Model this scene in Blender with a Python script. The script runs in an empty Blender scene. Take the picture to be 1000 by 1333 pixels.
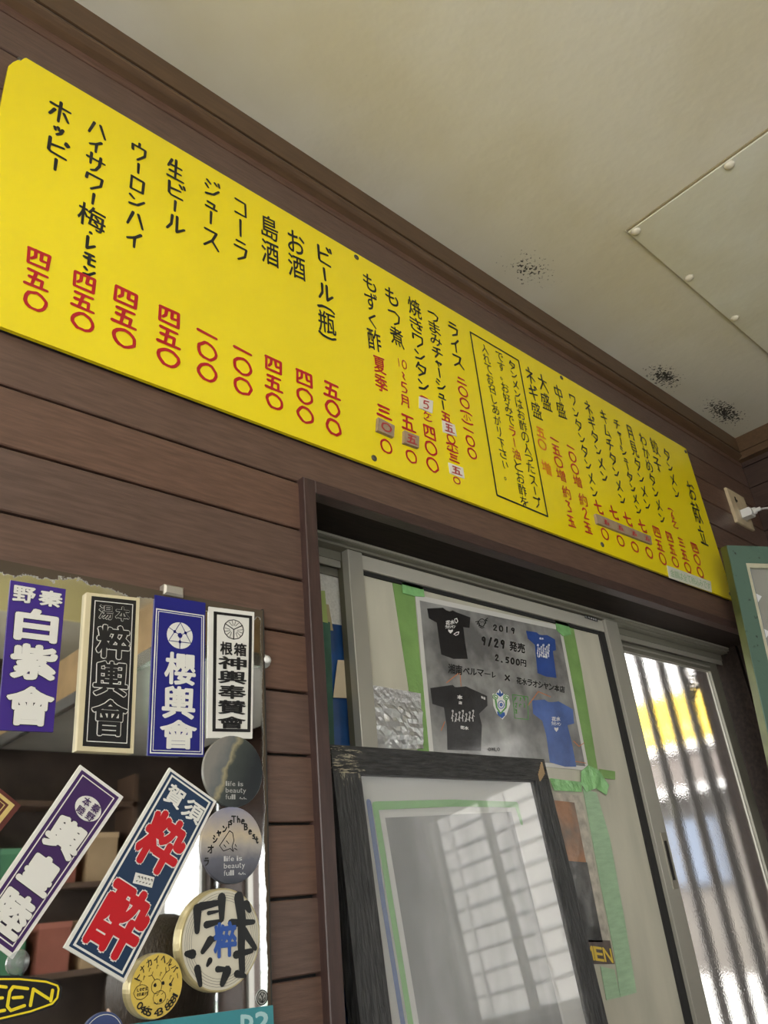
import bpy, bmesh, math, random
from mathutils import Vector, Matrix
random.seed(7)
C = bpy.context.scene.collection
sc = bpy.context.scene
# ---------------------------------------------------------------- camera
S = 0.755          # metres per layout unit (the camera stands one unit from the wall)
CZ = 1.28          # camera height in metres
F = 1010.38
A = ((0.7399584679892433, -0.6665776954982406, -0.09019779107753662),
     (0.2424188782616446, 0.38934878313475796, -0.8886172474883938),
     (0.6274508372082852, 0.6356742097456354, 0.4496929462987872))
cam = bpy.data.cameras.new('camera'); cam.sensor_fit = 'VERTICAL'; cam.sensor_height = 36.0
cam.lens = F / 1333.0 * 36.0; cam.clip_start = 0.02
camo = bpy.data.objects.new('camera', cam); C.objects.link(camo); sc.camera = camo
right = Vector(A[0]); down = Vector(A[1]); fwd = Vector(A[2])
R = Matrix((right, -down, -fwd)).transposed().to_4x4()
camo.matrix_world = Matrix.Translation((0, -S, CZ)) @ R
# ---------------------------------------------------------------- world, exposure
w = bpy.data.worlds.new('world'); sc.world = w; w.use_nodes = True
nt = w.node_tree; bg = nt.nodes['Background']
tc = nt.nodes.new('ShaderNodeTexCoord'); sx = nt.nodes.new('ShaderNodeSeparateXYZ')
cr = nt.nodes.new('ShaderNodeValToRGB')
nt.links.new(tc.outputs['Generated'], sx.inputs[0]); nt.links.new(sx.outputs['Z'], cr.inputs[0])
cr.color_ramp.elements[0].position = 0.0; cr.color_ramp.elements[0].color = (1, .985, .94, 1)
cr.color_ramp.elements[1].position = 0.8; cr.color_ramp.elements[1].color = (.93, .95, 1, 1)
nt.links.new(cr.outputs[0], bg.inputs[0]); bg.inputs[1].default_value = 3.4
sun = bpy.data.lights.new('sun', 'SUN'); sun.energy = 9.0; sun.angle = .01; sun.color = (1, .95, .86)
suno = bpy.data.objects.new('sun', sun); C.objects.link(suno); suno.rotation_euler = Vector((-.65, -.2, .73)).to_track_quat('Z', 'Y').to_euler()
sc.view_settings.view_transform = 'Standard'; sc.view_settings.look = 'None'
sc.view_settings.gamma = 1.0; sc.view_settings.use_curve_mapping = False
sc.view_settings.exposure = 1.15
def portal(loc, rot, sx_, sy_):
    l = bpy.data.lights.new('window_portal', 'AREA'); l.shape = 'RECTANGLE'; l.size = sx_; l.size_y = sy_
    l.cycles.is_portal = True
    o = bpy.data.objects.new('window_portal', l); C.objects.link(o); o.location = loc; o.rotation_euler = rot
def tube_light(loc, sx_, sy_, e, col=(1, .95, .84)):
    l = bpy.data.lights.new('fluorescent_light', 'AREA'); l.shape = 'RECTANGLE'; l.size = sx_; l.size_y = sy_
    l.energy = e; l.color = col
    o = bpy.data.objects.new('fluorescent_light', l); C.objects.link(o); o.location = loc
# ---------------------------------------------------------------- layout helpers (layout units -> metres)
def W(x, y, z): return Vector((x * S, y * S, z * S + CZ))
def ray(px, py):
    v = (px - 500, py - 666.5, F)
    return [sum(A[i][j] * v[i] for i in range(3)) for j in range(3)]
def at(px, py, y=0.0):
    r = ray(px, py); t = (y + 1) / r[1]; return (r[0] * t, y, r[2] * t)
def atz(px, py, z):
    r = ray(px, py); t = z / r[2]; return (r[0] * t, r[1] * t - 1, z)
# ---------------------------------------------------------------- materials
MATS = {}
def mat(name, col, rough=.6, metal=0, noise=0, nscale=8, stretch=(1, 1, 1), bump=0, bscale=None, coat=0, emis=None, spec=.5, col2=None, thr=None):
    if name in MATS: return MATS[name]
    m = bpy.data.materials.new(name); MATS[name] = m; m.use_nodes = True
    t = m.node_tree; b = t.nodes['Principled BSDF']; L = t.links.new
    c = (*col, 1)
    b.inputs['Base Color'].default_value = c; b.inputs['Roughness'].default_value = rough
    b.inputs['Metallic'].default_value = metal; b.inputs['Coat Weight'].default_value = coat
    b.inputs['Coat Roughness'].default_value = .08; b.inputs['Specular IOR Level'].default_value = spec
    if emis: b.inputs['Emission Color'].default_value = (*emis[0], 1); b.inputs['Emission Strength'].default_value = emis[1]
    if noise or bump or col2:
        g = t.nodes.new('ShaderNodeNewGeometry'); mp = t.nodes.new('ShaderNodeMapping')
        mp.inputs['Scale'].default_value = stretch; L(g.outputs['Position'], mp.inputs[0])
        n = t.nodes.new('ShaderNodeTexNoise'); n.inputs['Scale'].default_value = nscale; n.inputs['Detail'].default_value = 6
        L(mp.outputs[0], n.inputs['Vector'])
        if col2:
            r = t.nodes.new('ShaderNodeValToRGB'); a0, a1 = thr or (.35, .65)
            r.color_ramp.elements[0].position = a0; r.color_ramp.elements[0].color = c
            r.color_ramp.elements[1].position = a1; r.color_ramp.elements[1].color = (*col2, 1)
            L(n.outputs[0], r.inputs[0]); L(r.outputs[0], b.inputs['Base Color'])
        elif noise:
            r = t.nodes.new('ShaderNodeValToRGB')
            r.color_ramp.elements[0].position = .3; r.color_ramp.elements[0].color = (*[x * (1 - noise) for x in col], 1)
            r.color_ramp.elements[1].position = .7; r.color_ramp.elements[1].color = (*[min(1, x * (1 + noise)) for x in col], 1)
            L(n.outputs[0], r.inputs[0]); L(r.outputs[0], b.inputs['Base Color'])
        if bump:
            bp = t.nodes.new('ShaderNodeBump'); bp.inputs['Strength'].default_value = bump; bp.inputs['Distance'].default_value = .01
            src = n
            if bscale:
                src = t.nodes.new('ShaderNodeTexNoise'); src.inputs['Scale'].default_value = bscale; src.inputs['Detail'].default_value = 4
                L(mp.outputs[0], src.inputs['Vector'])
            L(src.outputs[0], bp.inputs['Height']); L(bp.outputs[0], b.inputs['Normal'])
    return m
def thin_glass(name, tint=(1, 1, 1), rough=.02, haze=0):
    m = bpy.data.materials.new(name); MATS[name] = m; m.use_nodes = True; t = m.node_tree; L = t.links.new
    t.nodes.remove(t.nodes['Principled BSDF'])
    tr = t.nodes.new('ShaderNodeBsdfTransparent'); tr.inputs[0].default_value = (*tint, 1)
    gl = t.nodes.new('ShaderNodeBsdfGlossy'); gl.inputs['Roughness'].default_value = rough
    fr = t.nodes.new('ShaderNodeFresnel'); fr.inputs[0].default_value = 1.6
    mx = t.nodes.new('ShaderNodeMixShader'); o = t.nodes['Material Output']
    ge = t.nodes.new('ShaderNodeNewGeometry'); iv = t.nodes.new('ShaderNodeMath'); iv.operation = 'SUBTRACT'; iv.inputs[0].default_value = 1
    L(ge.outputs['Backfacing'], iv.inputs[1]); mu = t.nodes.new('ShaderNodeMath'); mu.operation = 'MULTIPLY'; L(iv.outputs[0], mu.inputs[0]); L(fr.outputs[0], mu.inputs[1])
    L(mu.outputs[0], mx.inputs[0]); L(tr.outputs[0], mx.inputs[1]); L(gl.outputs[0], mx.inputs[2])
    if haze:
        df = t.nodes.new('ShaderNodeBsdfDiffuse'); m2 = t.nodes.new('ShaderNodeMixShader'); m2.inputs[0].default_value = haze
        L(mx.outputs[0], m2.inputs[1]); L(df.outputs[0], m2.inputs[2]); L(m2.outputs[0], o.inputs[0])
    else: L(mx.outputs[0], o.inputs[0])
    return m
# ---------------------------------------------------------------- mesh builder
class MB:
    def __init__(s): s.v = []; s.f = []
    def add(s, vs, fs):
        n = len(s.v); s.v += [tuple(v) for v in vs]; s.f += [tuple(i + n for i in f) for f in fs]; return s
    def box(s, x0, x1, y0, y1, z0, z1, bev=0):
        if bev:   # bevelled along all edges on the room side (y0 side)
            b = bev
            o = [(x0, z0), (x1, z0), (x1, z1), (x0, z1)]; i = [(x0 + b, z0 + b), (x1 - b, z0 + b), (x1 - b, z1 - b), (x0 + b, z1 - b)]
            vs = [(x, y1, z) for x, z in o] + [(x, y0 + b, z) for x, z in o] + [(x, y0, z) for x, z in i]
            fs = [(3, 2, 1, 0)] + [(k, (k + 1) % 4, 4 + (k + 1) % 4, 4 + k) for k in range(4)] + [(4 + k, 4 + (k + 1) % 4, 8 + (k + 1) % 4, 8 + k) for k in range(4)] + [(8, 9, 10, 11)]
            return s.add(vs, fs)
        vs = [(x0, y0, z0), (x1, y0, z0), (x1, y1, z0), (x0, y1, z0), (x0, y0, z1), (x1, y0, z1), (x1, y1, z1), (x0, y1, z1)]
        return s.add(vs, [(0, 3, 2, 1), (4, 5, 6, 7), (0, 1, 5, 4), (1, 2, 6, 5), (2, 3, 7, 6), (3, 0, 4, 7)])
    def slab(s, pts, d):      # front polygon (pts) pushed by vector d
        n = len(pts); back = [(p[0] + d[0], p[1] + d[1], p[2] + d[2]) for p in pts]
        return s.add(list(pts) + back, [tuple(range(n)), tuple(range(2 * n - 1, n - 1, -1))] + [((i + 1) % n, i, i + n, (i + 1) % n + n) for i in range(n)])
    def lathe(s, c, ax, prof, n=20):   # prof: (radius, distance along ax)
        ax = Vector(ax).normalized(); u = ax.orthogonal().normalized(); v = ax.cross(u); c = Vector(c); vs = []; fs = []
        for r, h in prof:
            for k in range(n):
                a = 2 * math.pi * k / n; vs.append(c + ax * h + (u * math.cos(a) + v * math.sin(a)) * r)
        for j in range(len(prof) - 1):
            for k in range(n): fs.append((j * n + k, j * n + (k + 1) % n, (j + 1) * n + (k + 1) % n, (j + 1) * n + k))
        fs.append(tuple(range(n - 1, -1, -1))); fs.append(tuple((len(prof) - 1) * n + k for k in range(n)))
        return s.add(vs, fs)
    def tube(s, pts, r, n=8):
        pts = [Vector(p) for p in pts]; vs = []; fs = []
        for i, p in enumerate(pts):
            d = (pts[min(i + 1, len(pts) - 1)] - pts[max(i - 1, 0)]).normalized(); u = d.orthogonal().normalized(); v = d.cross(u)
            for k in range(n):
                a = 2 * math.pi * k / n; vs.append(p + (u * math.cos(a) + v * math.sin(a)) * r)
        for j in range(len(pts) - 1):
            for k in range(n): fs.append((j * n + k, j * n + (k + 1) % n, (j + 1) * n + (k + 1) % n, (j + 1) * n + k))
        fs.append(tuple(range(n))); fs.append(tuple((len(pts) - 1) * n + k for k in range(n)))
        return s.add(vs, fs)
    def build(s, name, m, parent=None, smooth=False, raw=False):
        me = bpy.data.meshes.new(name)
        vs = s.v if raw else [W(*p) for p in s.v]
        if parent is None:
            xs = [v[0] for v in vs]; ys = [v[1] for v in vs]; zs = [v[2] for v in vs]
            o0 = Vector(((min(xs) + max(xs)) / 2, (min(ys) + max(ys)) / 2, min(zs)))
        else:
            o0 = Vector(parent['_o'])
        me.from_pydata([tuple(Vector(v) - o0) for v in vs], [], s.f); me.update()
        o = bpy.data.objects.new(name, me); C.objects.link(o); me.materials.append(m)
        if smooth:
            for p in me.polygons: p.use_smooth = True
        if parent is None: o.location = o0
        else: o.parent = parent
        o['_o'] = list(o0)
        return o
def thing(name, label, cat, loc, group=None, raw=False):
    o = bpy.data.objects.new(name, None); C.objects.link(o); o.empty_display_size = .03
    p = Vector(loc) if raw else W(*loc)
    o.location = p; o['_o'] = list(p); o['label'] = label; o['category'] = cat
    if group: o['group'] = group
    return o
def tag(o, label, cat, group=None):
    o['label'] = label; o['category'] = cat
    if group: o['group'] = group
    return o
def struct(name, parent_loc=None):
    o = bpy.data.objects.new(name, None); C.objects.link(o); p = W(*(parent_loc or (0, 0, 0))); o.location = p; o['_o'] = list(p); o['kind'] = 'structure'; return o
def st(o): o['kind'] = 'structure'; return o
# ---------------------------------------------------------------- lettering
STROKES = {}
def defs(txt):
    for line in txt.strip().splitlines():
        ch, rest = line.split(' ', 1)
        STROKES[ch] = [[tuple(map(float, p.split(','))) for p in st_.split()] for st_ in rest.split('|')]
defs('''
ホ 1,3 9,3|5,.5 5,10|2.8,5 1.2,8.5|7,5 8.8,8.5
ッ 2.5,4 3.2,6|5,3.5 5.6,5.5|8,3.8 7,7 4.5,9
ピ 2,1.5 2,8 3,9 9,9|2,5 8,4|8.8,.7 9.6,1.4 8.9,2.2 8.1,1.5 8.8,.7
ー 5,1 5,9
ハ 3.5,2 1.2,8.5|6.2,2 8.8,8.5
イ 7.8,1 5,4 1.5,6|5,4 5,10
サ .8,3.5 9.2,3.5|3,1 3,6.5|7.2,1 7.2,6 5.5,9 3.5,10
ワ 1.5,4.5 1.5,1.5 8.5,1.5 8,5.5 4,9.5
レ 2.5,1 2.5,9 8.5,5.5
モ 2,2 8,2|1,5.2 9,5.2|5,2 5,9 9,9
ン 2,2.2 4,4|2,9 5.5,8 9,3.5
ウ 5,.5 5,2.5|1.8,5 1.8,2.5 8.5,2.5 8,6 4.5,10
ロ 2,2 8,2 8,9 2,9 2,2
生 3,1 1.5,4.5|2,3.5 8.5,3.5|5.2,.5 5.2,9.5|2,6.3 8.2,6.3|1,9.5 9.3,9.5
ビ 2,1.5 2,8 3,9 9,9|2,5 7.5,4|7.5,.8 8.2,2.3|9.2,.4 9.9,1.9
ル 3.2,1.5 3,6 1,9.5|6,1 6,9 9.5,6
ジ 2.5,1 4.3,2.5|1.5,4 3.3,5.5|2,9.5 6,8 9,4.5|7,.5 7.7,2|8.8,.2 9.5,1.7
ュ 2.5,4.5 7,4.5 6.6,8.5|1,8.8 9,8.8
ャ 1.5,5.5 8.5,4.5 7,7|3.5,3 5,9.5
ス 2,2 8,2 6,6 1.5,9.5|5.8,6.2 9,9.5
コ 1.8,2 8.2,2 8.2,8.8|1.5,8.8 8.2,8.8
ラ 2.5,1.2 7.8,1.2|1.5,4 8.6,4 7.5,7.5 3.5,10
チ 8,1 2,2.3|1,4.8 9.2,4.8|5.2,1.8 5.2,6.5 2.5,10
シ 2.5,1 4.3,2.5|1.5,4 3.3,5.5|2,9.5 6,8 9,4.5
タ 3.8,.8 1.2,5|3.2,2.5 8.5,2.5 7.5,6 2.5,10|3,5 6.8,7
メ 7.8,1 5,6.5 1.5,9.5|2.8,3.5 8.2,8.5
ネ 5,.3 5,1.8|1.8,2.8 8,2.8 1,7.5|5,5.5 5,10|6.5,5.8 9,7.8
ギ 1.5,3.8 8,2.8|1,6.5 9,5.3|4,.8 5.5,10|7.5,.5 8.2,1.8|9,.2 9.7,1.5
ム 4.5,.8 1.8,8.8 8.5,8|6.5,5.5 9,9.6
キ 1.5,3.5 8.5,2.5|1,6.5 9,5.5|4.3,.8 5.8,10
プ 1.5,2 7.5,2 7,6.5 3,10|9,.2 9.8,1 9,1.8 8.2,1 9,.2
ケ 3.5,.8 1,5|2.8,3 9.2,3|6.3,3 5.8,7 3,10
一 .8,4.5 9.2,5.5
二 2,3 8,3|1,8 9,8
三 2,2 8,2|2.5,5 7.5,5|1,8.5 9,8.5
四 1,1.5 9,1.5 9,9 1,9 1,1.5|3.8,1.5 3.6,5 2.2,6.5|6.2,1.5 6.2,5.5 8.5,5.5
五 1.5,1.5 8.5,1.5|4.5,1.5 3.3,9|1.8,4.8 7.3,4.8 7,9|.5,9 9.5,9
七 1,5 9,3.8|4,.8 4,8 5,9.2 9,9.2 9,7.5
1 5,1 5,9
5 7.5,1.5 3,1.5 2.7,4.8 5.5,4.4 7.5,6.5 6.5,8.8 2.5,9
6 6.5,1 3.6,4 3,8 5,9.5 7,8 7,6 5,5 3.2,6.2
2 2.5,3 4,1 6.5,1.2 7,3.5 2.5,9 7.8,9
3 2.5,1.3 7,1.3 4.6,4.5 7.2,6 6.8,8.5 2.5,9.2
9 7,3.5 5,5 3,4 3,2 5,1 7,1.8 7,4 6,9
/ 7,.5 3,9.5
月 2.5,1 8,1 8,9.5 7,9|2.5,1 2.3,6.5 1,9.5|2.5,3.8 8,3.8|2.4,6.3 8,6.3
大 1,3.5 9,3.5|5,.5 4.5,5 1,9.5|5,4.5 9,9.5
中 1.5,2.8 8.5,2.8 8.5,6.8 1.5,6.8 1.5,2.8|5,.5 5,10
玉 1.8,1.5 8.2,1.5|5,1.5 5,9|2.2,5 7.8,5|1,9 9,9|6.8,6.5 7.8,7.8
子 2,1.5 8,1.5 5,4|5,4 5,9.5 3.5,8.8|1,5.3 9,5.3
立 5,.5 5,2.5|2,3 8,3|3.3,4.5 4.2,8.5|7,4.5 6,8.5|1,9.3 9,9.3
下 1,2 9,2|5,2 5,10|5.5,4 8,6.5
入 4,1 5.2,1.5 4.8,4.5 1,9.5|4.9,4 9,9.5
し 3,1 3,8 5,9.5 8.5,7
く 7,1 2.5,5 7,9.5
つ 1,3 6,2 9,4 8,7.5 4.5,9.5
い 2.5,2 2.7,7 4,8.5|7.5,2.5 8.5,6
り 3,1 3,6|7,1 7,6.5 4.5,10
( .5,9 2.5,6.5 5,6 7.5,6.5 9.5,9
) .5,1 2.5,3.5 5,4 7.5,3.5 9.5,1
~ 4.5,1 6,3 4.5,6 6,9
・ 4.6,4.6 5.4,5.4
T 1,1 9,1|5,1 5,9
B 2,1 2,9|2,1 6,1.5 7,3 5.5,4.7 2,5|5.5,4.8 7.8,6.5 6.5,8.6 2,9
e 2,6 7.5,5.5 6.5,3.8 4,3.5 2,6 3,8.8 7.5,8.5
s 7,4 4,3.8 3,5.3 7,7 6,9 2.5,8.8
t 4.5,1 4.5,8 6,9 8,8|2,3.8 7.5,3.5
h 2.5,1 2.5,9|2.5,5.5 5,4 7,5.5 7,9
i 5,4 5,9|5,1.5 5,2
''')
STROKES['〇'] = [[(5 + 4.1 * math.cos(a * math.pi / 8 + 2), 5 + 4.2 * math.sin(a * math.pi / 8 + 2)) for a in range(17)]]
STROKES['0'] = [[(5 + 3 * math.cos(a * math.pi / 8 + 2), 5 + 4.2 * math.sin(a * math.pi / 8 + 2)) for a in range(17)]]
ALL = set('梅島酒お瓶もずく酢夏季煮焼きつまみれてを召しあがり下さい。で好油との入たっはスープ盛増約餃献立見わかめ小ケ月'
          '野秦白紫會湯本粹輿櫻箱根神奉賛賀須粋酔皇睦日ラオシャンisTheBtlfbauy花水店発売円湘南ベルマーレ×KEN p2,.5019/3486トナカイヘルパーLet\'sngjo!金額は全て税込みです生一番カルビ店りだわこ丼'
          'LOWMEDCX-PkmRS') - {' '}
GLY = {}
def load_glyphs():
    obs = []
    for ch in sorted(ALL):
        c = bpy.data.curves.new('g', 'FONT'); c.body = ch; c.resolution_u = 3
        o = bpy.data.objects.new('g', c); C.objects.link(o); obs.append((ch, o, c))
    dg = bpy.context.evaluated_depsgraph_get()
    for ch, o, c in obs:
        e = o.evaluated_get(dg); me = e.to_mesh()
        GLY[ch] = ([(v.co.x, v.co.y) for v in me.vertices], [tuple(p.vertices) for p in me.polygons]); e.to_mesh_clear()
    for ch, o, c in obs: bpy.data.objects.remove(o); bpy.data.curves.remove(c)
load_glyphs()
def glyph(mb, ch, mp, u0, v0, u1, v1, fat=0, fit=False, jit=0):
    """font glyph into the (u,v) box; v runs down; mp maps (u,v) to layout points"""
    vs, fs = GLY[ch]
    if not vs: return
    if fit:
        a0 = min(v[0] for v in vs); a1 = max(v[0] for v in vs); b0 = min(v[1] for v in vs); b1 = max(v[1] for v in vs)
    else: a0, a1, b0, b1 = 0, 1, -.12, .88
    sh = random.uniform(-jit, jit); offs = [(0, 0)]
    if fat: offs = [(fat * math.cos(k * math.pi / 4), fat * math.sin(k * math.pi / 4)) for k in range(8)] + [(0, 0)]
    for kk, (dx, dy) in enumerate(offs):
        out = []
        for x, y in vs:
            p = (x - a0) / (a1 - a0) + dx; q = (b1 - y) / (b1 - b0) + dy
            q += sh * (p - .5)
            w_ = mp(u0 + (u1 - u0) * p, v0 + (v1 - v0) * q); out.append((w_[0], w_[1] - kk * 4e-5, w_[2]))
        mb.add(out, fs)
RIB = [0]
def ribbon(mb, pts, wd, mp, taper=.25):
    """one pen stroke: pts in (u,v); round-ended flat ribbon"""
    P = [Vector((p[0], p[1])) for p in pts]; n = len(P)
    for i in range(n - 1):
        a, b = P[i], P[i + 1]; d = b - a
        if d.length < 1e-6: continue
        d.normalize(); q = Vector((-d.y, d.x))
        w0 = wd * (1 + taper * (.5 - i / max(1, n - 1))) / 2; w1 = wd * (1 + taper * (.5 - (i + 1) / max(1, n - 1))) / 2
        ring = []
        for k in range(5): t = math.pi / 2 + math.pi * k / 4; ring.append(a + (d * math.cos(t) + q * math.sin(t)) * w0)
        for k in range(5): t = -math.pi / 2 + math.pi * k / 4; ring.append(b + (d * math.cos(t) + q * math.sin(t)) * w1)
        RIB[0] = (RIB[0] + 1) % 12; e_ = RIB[0] * 3e-5
        mb.add([(lambda c_: (c_[0], c_[1] - e_, c_[2]))(mp(p.x, p.y)) for p in ring], [tuple(range(10))])
def hand(mb, ch, mp, u0, v0, u1, v1, wd, jit=.25):
    """hand lettering: pen strokes where the sign is simple, the font outline otherwise"""
    if ch in STROKES:
        for s_ in STROKES[ch]:
            pts = [(u0 + (u1 - u0) * (x + random.uniform(-jit, jit)) / 10, v0 + (v1 - v0) * (y + random.uniform(-jit, jit)) / 10) for x, y in s_]
            if ch in '〇0': pts[-1] = pts[0]
            ribbon(mb, pts, wd, mp)
    elif ch in GLY: glyph(mb, ch, mp, u0, v0, u1, v1, fat=.004 if u0 > 1.2 else .012, fit=ch not in '。・', jit=.1)
def flat(y): return lambda x, zz: (x, y, -zz)          # u = x, v = -z
def quad(c, dy=0):                                     # c = TL,TR,BR,BL layout points
    c = [Vector(p) for p in c]
    def mp(u, v):
        p = (c[0] * (1 - u) + c[1] * u) * (1 - v) + (c[3] * (1 - u) + c[2] * u) * v
        return (p.x, p.y + dy, p.z)
    return mp
def qpoly(mb, mp, pts): mb.add([mp(*p) for p in pts], [tuple(range(len(pts) - 1, -1, -1))])
def qrect(mb, mp, u0, v0, u1, v1): qpoly(mb, mp, [(u0, v0), (u1, v0), (u1, v1), (u0, v1)])
def qframe(mb, mp, u0, v0, u1, v1, tu, tv):
    qrect(mb, mp, u0, v0, u1, v0 + tv); qrect(mb, mp, u0, v1 - tv, u1, v1); qrect(mb, mp, u0, v0 + tv, u0 + tu, v1 - tv); qrect(mb, mp, u1 - tu, v0 + tv, u1, v1 - tv)
# ================================================================ SETTING
CEIL = 1.628; FLOOR = -CZ / S; XR = 3.13; XL = -1.0; YB = -4.2
wood = mat('dark_brown_panel', (.095, .05, .034), .42, noise=.28, nscale=14, stretch=(1.5, 8, 14), bump=.12, bscale=60)
woods = [mat('dark_brown_panel_%s' % n, c, r, noise=.25, nscale=14, stretch=(1.5, 8, 14), bump=.1, bscale=60) for n, c, r in
         (('warm', (.125, .068, .047), .36), ('plain', (.115, .066, .048), .40), ('dull', (.108, .065, .050), .34))]
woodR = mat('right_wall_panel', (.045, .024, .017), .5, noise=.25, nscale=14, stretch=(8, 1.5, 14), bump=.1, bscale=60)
trimw = mat('door_trim_wood', (.052, .028, .024), .42, noise=.25, nscale=20, stretch=(1.5, 8, 10), bump=.1, bscale=80)
trimv = mat('door_trim_wood_upright', (.052, .028, .024), .42, noise=.25, nscale=20, stretch=(10, 10, 1.2), bump=.1, bscale=80)
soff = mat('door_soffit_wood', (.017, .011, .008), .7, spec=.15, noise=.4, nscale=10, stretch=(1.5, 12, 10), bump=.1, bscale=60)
corn = mat('cornice_wood', (.10, .056, .028), .42, noise=.2, nscale=16, stretch=(1, 8, 8))
black = mat('dark_gap', (.008, .007, .006), .8)
OX0, OX1, OZ = .799, 2.72, .689    # door opening
def wall_with_planks():
    wl = struct('wall_back', (0, 0, FLOOR))
    b = MB(); b.box(XL - .15, OX0 - .02, .012, .2, FLOOR, 1.66); b.box(OX1 + .02, XR + .15, .012, .2, FLOOR, 1.66); b.box(OX0 - .02, OX1 + .02, .012, .2, OZ + .01, 1.66)
    b.build('wall_core', black, wl)
    k = -17
    while k < 16:
        z0 = .0225 + .0987 * k; z1 = z0 + .0987 - .0042
        if z0 < FLOOR: z0 = FLOOR
        segs = [(XL, XR)] if z0 > OZ - .02 else ([(XL, OX0 - .012), (OX1 + .012, XR)])
        if z1 > FLOOR + .01:
            for a, c in segs:
                m = MB(); m.box(a, c, 0, .012, z0, min(z1, 1.64), bev=.0018)
                m.build('plank', woods[(k * 7 + 3) % 3], wl)
        k += 1
wall_with_planks()
wr = struct('wall_right', (XR, 0, FLOOR))
# right wall with two glazed openings
RW = [(-1.95, -1.12, -.25, .72), (-3.9, -2.7, -.6, .45)]
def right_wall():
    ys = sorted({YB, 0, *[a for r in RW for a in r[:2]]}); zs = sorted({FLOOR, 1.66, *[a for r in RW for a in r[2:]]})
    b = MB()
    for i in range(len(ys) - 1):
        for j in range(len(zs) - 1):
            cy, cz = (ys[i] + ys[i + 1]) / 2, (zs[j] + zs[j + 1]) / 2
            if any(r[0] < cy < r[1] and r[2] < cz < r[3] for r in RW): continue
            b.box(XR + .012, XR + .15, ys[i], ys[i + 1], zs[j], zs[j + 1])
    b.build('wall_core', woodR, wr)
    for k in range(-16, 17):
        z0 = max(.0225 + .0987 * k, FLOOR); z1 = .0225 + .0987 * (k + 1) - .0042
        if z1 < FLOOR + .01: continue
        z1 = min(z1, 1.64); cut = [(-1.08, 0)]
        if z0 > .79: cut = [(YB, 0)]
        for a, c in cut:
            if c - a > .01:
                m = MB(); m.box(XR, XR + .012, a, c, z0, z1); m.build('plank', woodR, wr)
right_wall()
st(MB().box(XL - .15, XL, YB, .0, FLOOR, -.3).box(XL - .15, XL, YB, .0, 1.25, 1.66).box(XL - .15, XL, -.55, 0, -.3, 1.25).box(XL - .15, XL, YB, -3.8, -.3, 1.25).build('wall_left', mat('cream_wall', (.5, .46, .36), .8, noise=.08)))
BW = [(2.45, 3.08, -.75, .66), (-.8, .7, -.3, 1.15)]
def back_wall():
    xs = sorted({XL, XR, *[a for r in BW for a in r[:2]]}); zs = sorted({FLOOR, 1.66, *[a for r in BW for a in r[2:]]})
    b = MB()
    for i in range(len(xs) - 1):
        for j in range(len(zs) - 1):
            cx, cz = (xs[i] + xs[i + 1]) / 2, (zs[j] + zs[j + 1]) / 2
            if any(r[0] < cx < r[1] and r[2] < cz < r[3] for r in BW): continue
            b.box(xs[i], xs[i + 1], YB - .15, YB, zs[j], zs[j + 1])
    st(b.build('wall_front', mat('far_wall', (.05, .035, .028), .6, noise=.3)))
back_wall()
st(MB().box(XL, XR, YB, .2, FLOOR - .05, FLOOR).build('floor', mat('concrete_floor', (.42, .40, .35), .5, noise=.2)))
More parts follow.
